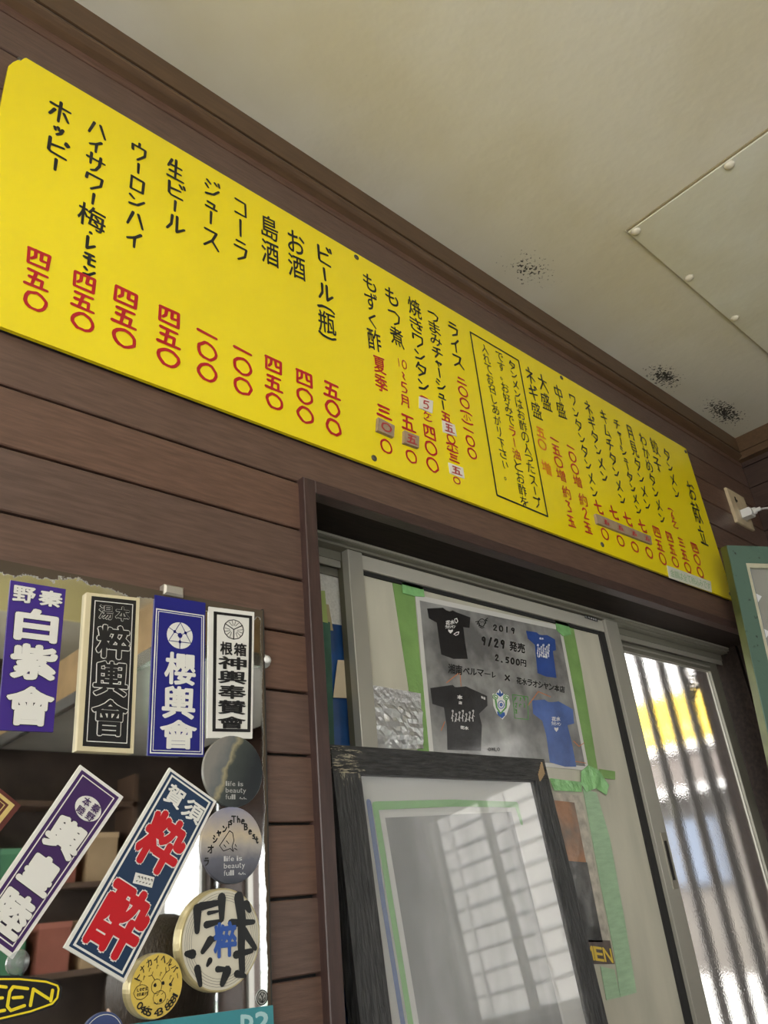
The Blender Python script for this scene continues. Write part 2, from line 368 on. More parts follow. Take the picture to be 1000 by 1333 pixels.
# ceiling with mould and nicotine stains
def ceiling_mat(name, base, stain, spots):
    m = bpy.data.materials.new(name); m.use_nodes = True; t = m.node_tree; L = t.links.new; b = t.nodes['Principled BSDF']
    b.inputs['Roughness'].default_value = .75
    g = t.nodes.new('ShaderNodeNewGeometry')
    n = t.nodes.new('ShaderNodeTexNoise'); n.inputs['Scale'].default_value = 3.2; n.inputs['Detail'].default_value = 5; L(g.outputs['Position'], n.inputs['Vector'])
    r = t.nodes.new('ShaderNodeValToRGB'); r.color_ramp.elements[0].position = .35; r.color_ramp.elements[0].color = (*stain, 1)
    r.color_ramp.elements[1].position = .62; r.color_ramp.elements[1].color = (*base, 1); L(n.outputs[0], r.inputs[0])
    col = r.outputs[0]
    if spots:
        sp = t.nodes.new('ShaderNodeTexNoise'); sp.inputs['Scale'].default_value = 170; sp.inputs['Detail'].default_value = 3; L(g.outputs['Position'], sp.inputs['Vector'])
        for cx, cy, rx, ry, dens in spots:
            p = W(cx, cy, 0)
            vm = t.nodes.new('ShaderNodeVectorMath'); vm.operation = 'SUBTRACT'; vm.inputs[1].default_value = (p.x, p.y, 0); L(g.outputs['Position'], vm.inputs[0])
            vs = t.nodes.new('ShaderNodeVectorMath'); vs.operation = 'MULTIPLY'; vs.inputs[1].default_value = (1 / (rx * S), 1 / (ry * S), 0); L(vm.outputs[0], vs.inputs[0])
            ln = t.nodes.new('ShaderNodeVectorMath'); ln.operation = 'LENGTH'; L(vs.outputs[0], ln.inputs[0])
            ma = t.nodes.new('ShaderNodeMapRange'); ma.inputs['From Min'].default_value = 0; ma.inputs['From Max'].default_value = 1
            ma.inputs['To Min'].default_value = dens; ma.inputs['To Max'].default_value = 0; L(ln.outputs['Value'], ma.inputs['Value'])
            ad = t.nodes.new('ShaderNodeMath'); ad.operation = 'ADD'; L(sp.outputs[0], ad.inputs[0]); L(ma.outputs[0], ad.inputs[1])
            st_ = t.nodes.new('ShaderNodeMapRange'); st_.inputs['From Min'].default_value = .80; st_.inputs['From Max'].default_value = .88; L(ad.outputs[0], st_.inputs['Value'])
            mx = t.nodes.new('ShaderNodeMix'); mx.data_type = 'RGBA'; L(st_.outputs[0], mx.inputs[0]); L(col, mx.inputs[6]); mx.inputs[7].default_value = (.035, .03, .022, 1)
            col = mx.outputs[2]
    L(col, b.inputs['Base Color'])
    bn = t.nodes.new('ShaderNodeTexNoise'); bn.inputs['Scale'].default_value = 40; L(g.outputs['Position'], bn.inputs['Vector'])
    bp = t.nodes.new('ShaderNodeBump'); bp.inputs['Strength'].default_value = .12; bp.inputs['Distance'].default_value = .01; L(bn.outputs[0], bp.inputs['Height']); L(bp.outputs[0], b.inputs['Normal'])
    return m
spots = []
for px, py, rx, ry, d in ((685, 352, .17, .10, .33), (862, 492, .17, .085, .46), (940, 538, .24, .09, .48)):
    q = atz(px, py, CEIL); spots.append((q[0], q[1] - .01, rx, ry, d))
st(MB().box(XL, XR + .15, YB - .15, .2, CEIL, CEIL + .06).build('ceiling', ceiling_mat('stained_ceiling', (.68, .655, .55), (.62, .58, .44), spots)))
# ceiling access panel
pan = thing('ceiling_patch_panel', 'pale stained rectangular board screwed flat onto the ceiling', 'panel', (2.6, -.8, CEIL))
MB().box(1.690, 3.0, -1.6, -.376, CEIL - .008, CEIL - .001).build('board', ceiling_mat('panel_stain', (.68, .68, .58), (.60, .57, .42), None), pan)
scr = mat('screw_cap', (.7, .66, .55), .35)
for x, y in ((1.703, -.392), (2.006, -.392), (2.313, -.392), (2.63, -.392), (1.703, -.669), (1.703, -.96), (1.703, -1.25)):
    MB().lathe((x, y, CEIL - .008), (0, 0, -1), [(.014, 0), (.013, .004), (.008, .007), (.003, .008)], 14).build('screw_cap', scr, pan, smooth=True)
MB().box(1.683, 1.6895, -1.6, -.374, CEIL - .004, CEIL - .0005).build('edge_shadow_strip', mat('edge_shadow', (.3, .25, .15), .7), pan)  # thin dark strip coloured as the shadow along the panel edge
MB().box(1.683, 3.0, -.3755, -.371, CEIL - .006, CEIL - .0005).build('edge_shadow_strip', mat('pale_edge_shadow', (.40, .37, .27), .7), pan)  # paler strip for the faint shadow line on this edge
# cornices
tr = struct('trim_1', (0, 0, 1.55))
MB().box(XL, XR, -.020, 0, 1.560, CEIL).build('upper_rail', corn, tr)
MB().box(XL, XR, -.016, 0, 1.552, 1.561).build('shadow_groove', mat('groove', (.02, .012, .008), .7), tr)
m = MB(); n = 6
prof = [(0, 1.522)] + [(-.014 - .012 * math.sin(a * math.pi / 6), 1.528 + .024 * a / 6) for a in range(7)] + [(0, 1.554)]
vs = [(x, y, z) for x in (XL, XR) for y, z in prof]; k = len(prof)
m.add(vs, [(i, i + 1, i + 1 + k, i + k) for i in range(k - 1)]); m.build('rounded_bead', corn, tr)
tr2 = struct('trim_2', (XR, 0, 1.55))
MB().box(XR - .03, XR, YB, -.0, 1.560, CEIL).build('upper_rail', corn, tr2)
MB().box(XR - .024, XR, YB, -.0, 1.552, 1.561).build('shadow_groove', MATS['groove'], tr2)
MB().box(XR - .036, XR, YB, -.0, 1.524, 1.554).build('lower_rail', corn, tr2)
# ================================================================ DOOR OPENING
al = mat('dull_aluminium', (.40, .385, .33), .42, metal=.35, noise=.06, nscale=5)
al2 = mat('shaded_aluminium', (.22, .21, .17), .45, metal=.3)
gask = mat('rubber_gasket', (.012, .012, .012), .7)
tf = struct('door_1', (OX0, 0, FLOOR))
m = MB()
PR = -.017
m.box(.772, OX0, PR, .012, FLOOR, .7154, bev=.0015); m.build('trim_left', trimv, tf)
MB().box(OX0, OX1 + .03, PR, .012, OZ, .7154, bev=.0015).build('trim_head', trimw, tf)
MB().box(OX1, OX1 + .03, PR, .012, FLOOR, OZ, bev=.0015).build('trim_right', trimv, tf)
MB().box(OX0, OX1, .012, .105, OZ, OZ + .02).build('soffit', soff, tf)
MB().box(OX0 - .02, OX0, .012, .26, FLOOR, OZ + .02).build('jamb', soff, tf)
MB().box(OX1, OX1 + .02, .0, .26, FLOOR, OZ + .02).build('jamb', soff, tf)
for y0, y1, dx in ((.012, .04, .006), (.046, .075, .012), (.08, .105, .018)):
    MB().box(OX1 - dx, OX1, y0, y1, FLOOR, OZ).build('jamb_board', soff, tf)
# head track
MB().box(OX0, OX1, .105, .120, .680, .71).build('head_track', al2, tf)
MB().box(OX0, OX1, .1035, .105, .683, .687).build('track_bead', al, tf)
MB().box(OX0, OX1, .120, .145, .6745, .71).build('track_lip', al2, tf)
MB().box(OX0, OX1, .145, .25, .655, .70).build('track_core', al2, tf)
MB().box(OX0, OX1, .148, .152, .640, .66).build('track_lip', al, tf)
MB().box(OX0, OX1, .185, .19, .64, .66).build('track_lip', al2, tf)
MB().box(OX0, OX1, .19, .26, FLOOR, FLOOR + .03).build('sill', al, tf)
# --- leaf 1 (nearest, opaque pane with the poster)
YL = .122
d1 = thing('sliding_door_leaf', 'aluminium sliding door leaf with cream clouded pane, poster taped on', 'door', (1.49, YL, FLOOR))
xa, xb = at(456, 760, YL)[0], at(475, 762, YL)[0]
xc, xd = at(787, 812, YL)[0], at(803, 815, YL)[0]
zr0, zr1 = .637, .670
MB().box(xa, xb, YL, YL + .02, FLOOR, .674, bev=.001).build('stile', al, d1)
MB().box(xa - .0, xa + .004, YL + .02, YL + .036, FLOOR, .674).build('stile_return', mat('olive_edge', (.10, .095, .06), .6), d1)
st2 = MB().box(xc, xd, YL - .004, YL + .02, FLOOR, .674, bev=.001).build('stile', al, d1)
rail = MB().box(xb, xc - .004, YL + .002, YL + .02, zr0, zr1, bev=.001).build('top_rail', mat('pale_aluminium', (.56, .54, .47), .38, metal=.3, noise=.05, nscale=5), d1)
MB().box(xb, xc, YL + .008, YL + .012, zr0 - .009, zr0).build('gasket', gask, d1)
m = MB(); m.box(xb, xb + .005, YL + .008, YL + .012, FLOOR, zr0); m.build('gasket', gask, d1)
MB().box(xc - .026, xc, YL + .006, YL + .02, FLOOR, zr0).build('gasket', gask, d1)
pane_m = mat('clouded_pane', (.52, .50, .41), .22, noise=.15, nscale=4, stretch=(3, 1, .8), coat=.5, spec=.6)  # noise patches imitate soft reflections in the pane
PY = YL + .013
MB().box(xb, xc - .004, PY, PY + .006, FLOOR + .1, zr0).build('pane', pane_m, d1)
h0 = at(861, 1112, YL)
def zpx(px, py, y=YL): return at(px, py, y)[2]
hx0, hx1 = at(857.5, 1085, YL)[0], at(864, 1085, YL)[0]
hz1, hz0 = zpx(860, 1084), zpx(873, 1158)
hd = MB().box(hx0, hx1, YL - .0065, YL - .004, hz0, hz1, bev=.001).build('finger_pull', mat('pull_plate', (.30, .28, .23), .4, metal=.4), d1)
MB().box(hx0 + .006, hx1 - .006, YL - .0072, YL - .0062, hz0 + .02, hz1 - .02).build('recess', black, hd)
pl = MB(); q = quad([at(761, 800.5, YL), at(778, 806, YL), at(778, 810, YL), at(761, 804.5, YL)], -.001); qrect(pl, q, 0, 0, 1, 1)
rb = pl.build('maker_plate', mat('plate_black', (.02, .02, .022), .4), rail)
pl = MB(); q = quad([at(761, 800.5, YL), at(778, 806, YL), at(778, 810, YL), at(761, 804.5, YL)], -.0016)
for i, ch in enumerate('L500R'): hand(pl, ch if ch in STROKES else ch, q, .06 + i * .18, .2, .2 + i * .18, .8, .05)
for i, ch in enumerate('LR'): glyph(pl, ch, q, .06 + i * .72, .2, .2 + i * .72, .8, fit=True)
pl.build('plate_lettering', mat('plate_print', (.6, .6, .6), .5), rail)
# --- leaf 2 (behind, right: textured glass)
Y2 = .16
d2 = thing('sliding_door_leaf', 'rear sliding door leaf with pebbled see-through glass', 'door', (2.3, Y2, FLOOR))
gx1 = 2.636; gz = .612
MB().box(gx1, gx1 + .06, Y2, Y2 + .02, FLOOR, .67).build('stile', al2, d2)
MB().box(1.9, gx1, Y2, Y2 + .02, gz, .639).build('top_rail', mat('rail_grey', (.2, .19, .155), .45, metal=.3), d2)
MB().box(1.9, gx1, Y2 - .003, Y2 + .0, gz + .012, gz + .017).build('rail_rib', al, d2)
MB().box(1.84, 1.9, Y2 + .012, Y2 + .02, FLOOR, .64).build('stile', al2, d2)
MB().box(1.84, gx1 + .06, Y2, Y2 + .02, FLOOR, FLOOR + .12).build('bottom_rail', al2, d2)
def pebbled():
    m = bpy.data.materials.new('pebbled_glass'); m.use_nodes = True; t = m.node_tree; L = t.links.new; t.nodes.remove(t.nodes['Principled BSDF'])
    g = t.nodes.new('ShaderNodeBsdfGlass'); g.inputs['Roughness'].default_value = 0; g.inputs['IOR'].default_value = 1.45
    tr_ = t.nodes.new('ShaderNodeBsdfTransparent'); df = t.nodes.new('ShaderNodeBsdfTranslucent'); df.inputs[0].default_value = (.9, .88, .84, 1)
    ge = t.nodes.new('ShaderNodeNewGeometry'); v = t.nodes.new('ShaderNodeTexNoise'); v.inputs['Scale'].default_value = 260; v.inputs['Detail'].default_value = 1
    L(ge.outputs['Position'], v.inputs['Vector']); bp = t.nodes.new('ShaderNodeBump'); bp.inputs['Strength'].default_value = .14; bp.inputs['Distance'].default_value = .0008
    L(v.outputs[0], bp.inputs['Height']); L(bp.outputs[0], g.inputs['Normal'])
    m1 = t.nodes.new('ShaderNodeMixShader'); m1.inputs[0].default_value = .008; L(g.outputs[0], m1.inputs[1]); L(df.outputs[0], m1.inputs[2])
    L(m1.outputs[0], t.nodes['Material Output'].inputs[0]); return m
peb = pebbled()
MB().box(1.9, gx1, Y2 + .008, Y2 + .014, FLOOR + .12, gz).build('pane', peb, d2)
# --- leaf 3 (behind, left)
d3 = thing('sliding_door_leaf', 'left rear door leaf with frosted pane behind green tape and blue sheet', 'door', (.9, Y2, FLOOR))
zt3 = at(430, 748, Y2)[2]
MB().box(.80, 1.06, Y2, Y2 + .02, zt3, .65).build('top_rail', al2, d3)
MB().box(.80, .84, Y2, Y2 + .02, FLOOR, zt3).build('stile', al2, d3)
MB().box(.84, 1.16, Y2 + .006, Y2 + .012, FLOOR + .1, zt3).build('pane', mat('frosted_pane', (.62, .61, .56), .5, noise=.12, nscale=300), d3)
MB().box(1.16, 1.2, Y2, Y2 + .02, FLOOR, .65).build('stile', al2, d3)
def stick(name, label, cat, px, y, m, parent=None, th=.0012):
    o = MB().slab([at(a, b, y) for a, b in px][::-1], (0, th, 0)).build(name, m, parent)
    if parent is None: tag(o, label, cat)
    return o
YS = Y2 + .004
gdk = mat('dark_green_film', (.035, .10, .07), .35, noise=.3, nscale=20, coat=.3)
stick('blue_sheet', 'dark blue plastic sheet taped behind the left door edge', 'sheet', [(408, 808), (470, 818), (486, 1333), (425, 1333)], YS, mat('navy_film', (.015, .06, .19), .3, noise=.45, nscale=12, coat=.4))
stick('tape_strip', 'dark green tape strip running down the left rear pane', 'tape', [(408, 806), (430, 810), (448, 1333), (426, 1333)], YS - .002, gdk)
stick('tape_strip', 'short yellow green tape piece at the top of the left rear pane', 'tape', [(410, 769), (423, 769), (427, 811), (412, 807)], YS - .004, mat('lime_tape', (.36, .46, .14), .5, noise=.15))
stick('tape_strip', 'small tan tape scrap beside the yellow green tape', 'tape', [(423.5, 786), (428, 787), (434, 821), (428, 820)], YS - .001, mat('tan_tape', (.38, .32, .17), .6))
stick('paper_slip', 'blank cream paper slip tucked behind the aluminium door stile', 'paper', [(440, 859), (453, 860), (457, 909), (434, 908)], YS - .006, mat('cream_paper', (.62, .52, .36), .8, noise=.1))
# ================================================================ THINGS TAPED ON LEAF 1
YT = PY - .0015
grn = mat('green_masking_tape', (.19, .34, .10), .5, noise=.12, nscale=30, bump=.1, bscale=200)
grl = mat('pale_green_tape', (.34, .50, .32), .5, noise=.12, nscale=30, stretch=(1, 1, 5), bump=.2, bscale=150)
stick('tape_strip', 'wide green tape strip left of the grey shirt poster', 'tape', [(511, 757), (539, 764), (547, 860), (567, 985), (545, 985), (530, 880)], YT, grn)
stick('tape_strip', 'long green tape strip right of the grey shirt poster', 'tape', [(729, 806), (745, 808), (757, 870), (780, 1012), (765, 1012), (750, 935), (738, 850)], YT, grn)
YQ = YT - .0015
pc = [at(541, 774, YQ), at(731, 815, YQ), at(767, 1003, YQ), at(560, 985, YQ)]
po = thing('shirt_poster', 'grey laminated shirt sale poster with four shirts, taped on door', 'poster', (pc[3][0], YQ, pc[3][2]))
MB().slab(pc[::-1], (0, .0012, 0)).build('sheet', mat('poster_white', (.62, .61, .58), .35, coat=.5), po)
q = quad(pc, -.0006)
g = MB(); qrect(g, q, .02, .035, .975, .975); g.build('photo_print', mat('poster_photo', (.13, .13, .13), .3, col2=(.33, .33, .32), thr=(.36, .66), nscale=16, stretch=(1, 1, 1), bump=.15, bscale=14, coat=.6), po)
def G(pts, dy=-.0012): return [at(540 + a / 4.348, 760 + b / 4.348, YQ + dy) for a, b in pts]
shirts = {
 'black': ([(70,140),(160,135),(180,150),(198,156),(215,150),(235,160),(315,190),(310,250),(275,245),(285,330),(300,425),(220,425),(150,400),(137,310),(125,220),(80,195)], (.012,.012,.013)),
 'royal': ([(630,265),(690,275),(705,287),(720,290),(750,290),(795,315),(800,375),(782,380),(803,533),(745,525),(695,505),(680,345),(640,310)], (.025,.075,.30)),
 'charcoal': ([(88,590),(215,572),(228,584),(240,585),(290,580),(410,635),(412,690),(365,735),(380,800),(375,945),(185,940),(182,810),(165,700),(100,680)], (.018,.018,.019)),
 'blue': ([(665,660),(735,655),(755,668),(775,670),(815,665),(895,710),(903,790),(865,800),(890,900),(915,1035),(850,1035),(765,1010),(745,860),(722,775),(670,735)], (.07,.13,.36))}
for k, (pts, c) in shirts.items():
    m = MB(); m.add(G(pts), [tuple(range(len(pts) - 1, -1, -1))])
    m.build('printed_shirt', mat('shirt_' + k, c, .35, noise=.3 if k in ('blue', 'charcoal') else .1, nscale=18, bump=.25 if k in ('blue', 'charcoal') else .05, bscale=25, coat=.5), po)
blk = mat('marker_black', (.008, .008, .008), .45)
wht = mat('print_white', (.72, .72, .70), .5)
def gmap(dy): return lambda a, b: at(540 + a / 4.348, 760 + b / 4.348, YQ + dy)
def linetext(mb, txt, p0, p1, hgt, fat=.02, mp=gmap(-.0014), slot=None, wr=.9, hw=None):
    n = len(txt); dx = (p1[0] - p0[0]) / n; dy = (p1[1] - p0[1]) / n
    for i, ch in enumerate(txt):
        if ch == ' ': continue
        x = p0[0] + dx * i; y = p0[1] + dy * i
        mm = lambda u, v, x=x, y=y: mp(x + dx * (.5 + (u - .5) * wr) , y + dy * u + hgt * (v - .5))
        if hw and ch in STROKES:
            for s_ in STROKES[ch]:
                ribbon(mb, [(x + dx * (.5 + (a / 10 - .5) * wr), y + dy * a / 10 + hgt * (b / 10 - .5)) for a, b in s_], hw, mp)
        elif ch == 'ー': ribbon(mb, [(x + dx * .1, y + dy * .1), (x + dx * .9, y + dy * .9)], hgt * .12, mp)
        elif ch in '.,': ribbon(mb, [(x + dx * .4, y + dy * .5 + hgt * .42), (x + dx * .5, y + dy * .5 + hgt * .5)], (hw or 5) * 1.0, mp)
        elif ch in GLY: glyph(mb, ch, mm, 0, 0, 1, 1, fat=fat, fit=True)
t = MB()
linetext(t, '2019', (438, 245), (572, 268), 36, hw=7)
linetext(t, '9/29', (372, 320), (515, 345), 52, hw=10)
linetext(t, '発売', (535, 350), (625, 368), 52, fat=.03)
linetext(t, '2,500', (450, 415), (598, 447), 38, hw=8)
linetext(t, '円', (598, 445), (632, 452), 36, fat=.03)
linetext(t, '湘南', (188, 478), (270, 490), 52, fat=.03)
linetext(t, 'ベルマー', (272, 490), (432, 513), 36, fat=.03)
linetext(t, 'レ', (432, 513), (462, 520), 36, hw=5)
linetext(t, '×', (508, 530), (540, 535), 34, fat=.03)
linetext(t, '花水ラオシャン本店', (575, 545), (850, 600), 36, fat=.03)
t.build('lettering', blk, po)
# small winged doodle and hand signature
t = MB(); mp = gmap(-.0014)
for pts in ([(345,215),(360,212),(352,228),(368,226),(362,240),(376,236)], [(412,195),(398,205),(410,208),(396,214),(404,222),(392,226)]): ribbon(t, pts, 4, mp)
ribbon(t, [(380 + 18 * math.cos(a * .63), 220 + 22 * math.sin(a * .63)) for a in range(11)], 4, mp)
ribbon(t, [(368,246),(380,250),(392,246)], 4, mp); ribbon(t, [(374,214),(376,218)], 4, mp); ribbon(t, [(386,214),(388,218)], 4, mp)
for i, ch in enumerate('OWLO'): linetext(t, ch if ch in 'LOW' else 'O', (415 + i * 17, 936), (431 + i * 17, 938), 18, fat=.03)
t.build('doodle', blk, po)
t = MB()
linetext(t, '花水', (175, 222), (225, 215), 24, fat=.04); linetext(t, 'ラオシャン', (172, 245), (230, 242), 16, fat=.05)
t.add([mp(*p) for p in [(190,258),(203,262),(216,258),(216,268),(203,282),(190,268)]], [(5,4,3,2,1,0)])
linetext(t, '花水', (775, 765), (825, 765), 24, fat=.04); linetext(t, 'ラオシャン', (773, 790), (828, 795), 18, fat=.05)
t.add([mp(*p) for p in [(790,812),(802,816),(814,812),(812,826),(802,838),(791,824)]], [(5,4,3,2,1,0)])
linetext(t, '本', (240, 640), (270, 643), 22, fat=.05); linetext(t, '店', (248, 672), (268, 675), 16, fat=.05)
linetext(t, '花水', (258, 812), (305, 818), 18, fat=.05); linetext(t, '本店', (375, 640), (400, 650), 14, fat=.05)
linetext(t, '花水', (705, 309), (730, 311), 10, fat=.05); linetext(t, '本店', (722, 410), (752, 416), 12, fat=.05)
for s_ in (0, 1):   # sketched crowd of figures on the chest prints
    bx, by, w_, h_ = ((205, 700, 135, 78), (692, 325, 72, 88))[s_]
    for i in range(7):
        x = bx + w_ * (i + .5) / 7; y0 = by + h_ * (.35 + .12 * ((i * 5) % 3))
        ribbon(t, [(x, by + h_), (x - w_ * .02, y0 + h_ * .25), (x + w_ * .02, y0)], 3.5, mp)
        ribbon(t, [(x - w_ * .055, y0 + h_ * .45), (x, y0 + h_ * .22), (x + w_ * .055, y0 + h_ * .3)], 3, mp)
        ribbon(t, [(x + 4 * math.cos(a), y0 - h_ * .1 + 5 * math.sin(a)) for a in range(0, 7)], 3, mp)
for pts in ([(226,200),(238,196),(244,212),(236,222),(227,214),(226,200)], [(222,285),(236,275),(250,272),(246,286),(232,292),(222,285)]): ribbon(t, pts, 4, mp)
t.build('shirt_print', wht, po)
# two crests
t = MB(); t.add([mp(*p) for p in [(440,622),(460,620),(480,595),(500,622),(530,632),(540,680),(520,740),(497,768),(465,735),(445,690)]], [tuple(range(9, -1, -1))]); t.build('crest_ground', wht, po)
t = MB(); mp2 = gmap(-.0018)
for cx in (458, 518):
    ribbon(t, [(cx + (5 + a * 1.2) * math.cos(a * .9 + 1), 640 + (5 + a * 1.2) * math.sin(a * .9 + 1) + (4 if cx > 500 else 0)) for a in range(12)], 5, mp2)
    ribbon(t, [(cx, 660), (cx + (6 if cx < 500 else -2), 700), (485, 735)], 9, mp2)
ribbon(t, [(553,627),(640,640),(643,768),(567,760),(553,627)], 4, mp2)
random.seed(3)
for i in range(7):
    x = 572 + (i % 3) * 22; y = 652 + (i // 3) * 34
    ribbon(t, [(x + random.uniform(-9, 9), y + random.uniform(-14, 14)) for _ in range(5)], 4, mp2)
t.build('crest_green', mat('crest_green_ink', (.10, .30, .08), .5), po)
t = MB()
t.add([mp2(*p) for p in [(462,622),(470,612),(476,622),(481,596),(490,622),(498,614),(503,628),(484,640)]], [tuple(range(7, -1, -1))])
t.add([mp2(*p) for p in [(466,722),(510,728),(512,745),(494,762),(470,742)]], [tuple(range(4, -1, -1))])
ribbon(t, [(489 + 18 * math.cos(a * .63), 684 + 22 * math.sin(a * .63)) for a in range(11)], 4, mp2)
ribbon(t, [(489 + 6 * math.cos(a * 1.26), 684 + 8 * math.sin(a * 1.26)) for a in range(6)], 7, mp2)
t.build('crest_blue', mat('crest_blue_ink', (.03, .10, .38), .5), po)
t = MB()
for pts in ([(180,560),(255,500),(262,580)], [(640,690),(700,610),(770,640)], [(900,890),(930,920),(960,900)], [(910,1005),(970,1015)], [(150,830),(170,780)]): ribbon(t, pts, 4, gmap(-.001))
t.build('orange_flare', mat('poster_orange', (.55, .18, .06), .5), po)
# tapes holding the poster
def tapes(name, label, px, m, y): return stick(name, label, 'tape', px, y, m)
gsh = mat('glossy_green_tape', (.24, .52, .20), .2, noise=.2, nscale=40, bump=.4, bscale=60, coat=.6)
tapes('tape_piece', 'shiny green tape piece on the top left corner of the shirt poster', [(523, 757), (551, 764), (553, 777), (540, 776), (525, 772)], gsh, YQ - .002)
tapes('tape_piece', 'shiny green tape piece on the top right corner of the shirt poster', [(723, 806), (739, 806), (744, 826), (733, 828), (725, 820)], gsh, YQ - .002)
tapes('tape_piece', 'crumpled green tape knot under the bottom right corner of the shirt poster', [(757, 1004), (766, 996), (780, 1003), (793, 1022), (790, 1035), (776, 1026), (764, 1031), (757, 1020)], gsh, YQ - .003)
tapes('tape_strip', 'horizontal shiny green tape under the shirt poster', [(716, 1013), (757, 1018), (758, 1031), (722, 1029)], gsh, YQ - .002)
tapes('tape_piece', 'small green tape tab pointing right of the tape knot', [(781, 1001), (801, 1004), (801, 1015), (780, 1012)], grn, YQ - .001)
stick('tape_strip', 'pale green crinkled tape strip running down beside the lower poster', 'tape', [(759, 1026), (777, 1032), (794, 1090), (814, 1200), (829, 1292), (808, 1298), (800, 1240), (782, 1150)], YT - .001, grl)
stick('tape_piece', 'pale green tape square at the foot of the lower poster', 'tape', [(782, 1258), (800, 1262), (808, 1298), (790, 1302)], YT - .0005, grl)
# duct tape
dt = MB(); rr = random.Random(5)
NX, NZ = 14, 14; cs = [at(483, 892, PY), at(547, 903, PY), at(550, 975, PY), at(486, 975, PY)]; qq = quad(cs)
vs = []
for j in range(NZ + 1):
    for i in range(NX + 1):
        u, v = i / NX, j / NZ; p = qq(u, v)
        h = 0.0018 + .005 * rr.random() * (1 if v > .3 else .2) + .003 * max(0, 1 - ((u - .55) ** 2 + (v - .6) ** 2) * 7)
        vs.append((p[0], p[1] - h, p[2]))
dt.add(vs, [(j * (NX + 1) + i, (j + 1) * (NX + 1) + i, (j + 1) * (NX + 1) + i + 1, j * (NX + 1) + i + 1) for j in range(NZ) for i in range(NX)])
tag(dt.build('duct_tape_patch', mat('silver_duct_tape', (.60, .60, .60), .3, metal=.7, noise=.1, nscale=60, bump=.2, bscale=150)), 'crumpled silver duct tape patch stuck left of the shirt poster', 'tape')
# lower poster strip behind the black frame
lc = [at(690, 1028, YT), at(757, 1036, YT), at(800, 1255, YT), at(735, 1255, YT)]
lp = thing('ramen_poster', 'crinkled brown food poster half hidden behind the black picture frame', 'poster', (lc[3][0], YT, lc[3][2]))
MB().slab(lc[::-1], (0, .001, 0)).build('sheet', mat('aged_paper', (.45, .41, .35), .7, noise=.3, nscale=60), lp)
q = quad(lc, -.0008)
t = MB(); qrect(t, q, .0, .05, .82, .42); t.build('photo_print', mat('brown_photo', (.16, .12, .09), .3, col2=(.36, .17, .08), thr=(.4, .6), nscale=12, bump=.5, bscale=16, coat=.5), lp)
t = MB(); qrect(t, q, .0, .42, .84, .88); t.build('photo_print', mat('grey_photo', (.04, .04, .04), .3, col2=(.14, .135, .13), thr=(.4, .65), nscale=16, bump=.5, bscale=20, coat=.5), lp)
t = MB(); qrect(t, q, .2, .87, 1.0, 1.0); t.build('foil_band', mat('foil', (.14, .11, .10), .3, metal=.5, noise=.3, nscale=60), lp)
t = MB(); linetext(t, 'MEN', (.42, .935), (.98, .955), .075, fat=.03, mp=quad(lc, -.0014)); t.build('lettering', mat('gold_print', (.7, .5, .06), .4), lp)
# ================================================================ BLACK FRAME LEANING
u_ = (0, .08, .9968); n_ = (0, -.9968, .08)
FY = .07; P0 = at(430, 969, FY)
def FR(a, b, c=0): return (P0[0] + a, P0[1] + u_[1] * b + n_[1] * c, P0[2] + u_[2] * b + n_[2] * c)
FW, FH = at(708, 986, FY)[0] - P0[0], 1.05
ix0 = at(469, 1008, .068)[0] - P0[0]; ix1 = at(697, 1016, .068)[0] - P0[0]; BT = (P0[2] - at(469, 1007, .066)[2])
bf = thing('picture_frame', 'rough black painted wooden frame with glass, leaning against the door', 'picture frame', FR(FW / 2, -FH))
def fbox(mb, a0, a1, b0, b1, c0, c1):
    vs = [FR(a, b, c) for c in (c0, c1) for a, b in ((a0, b0), (a1, b0), (a1, b1), (a0, b1))]
    return mb.add(vs, [(0, 3, 2, 1), (4, 5, 6, 7), (0, 1, 5, 4), (1, 2, 6, 5), (2, 3, 7, 6), (3, 0, 4, 7)])
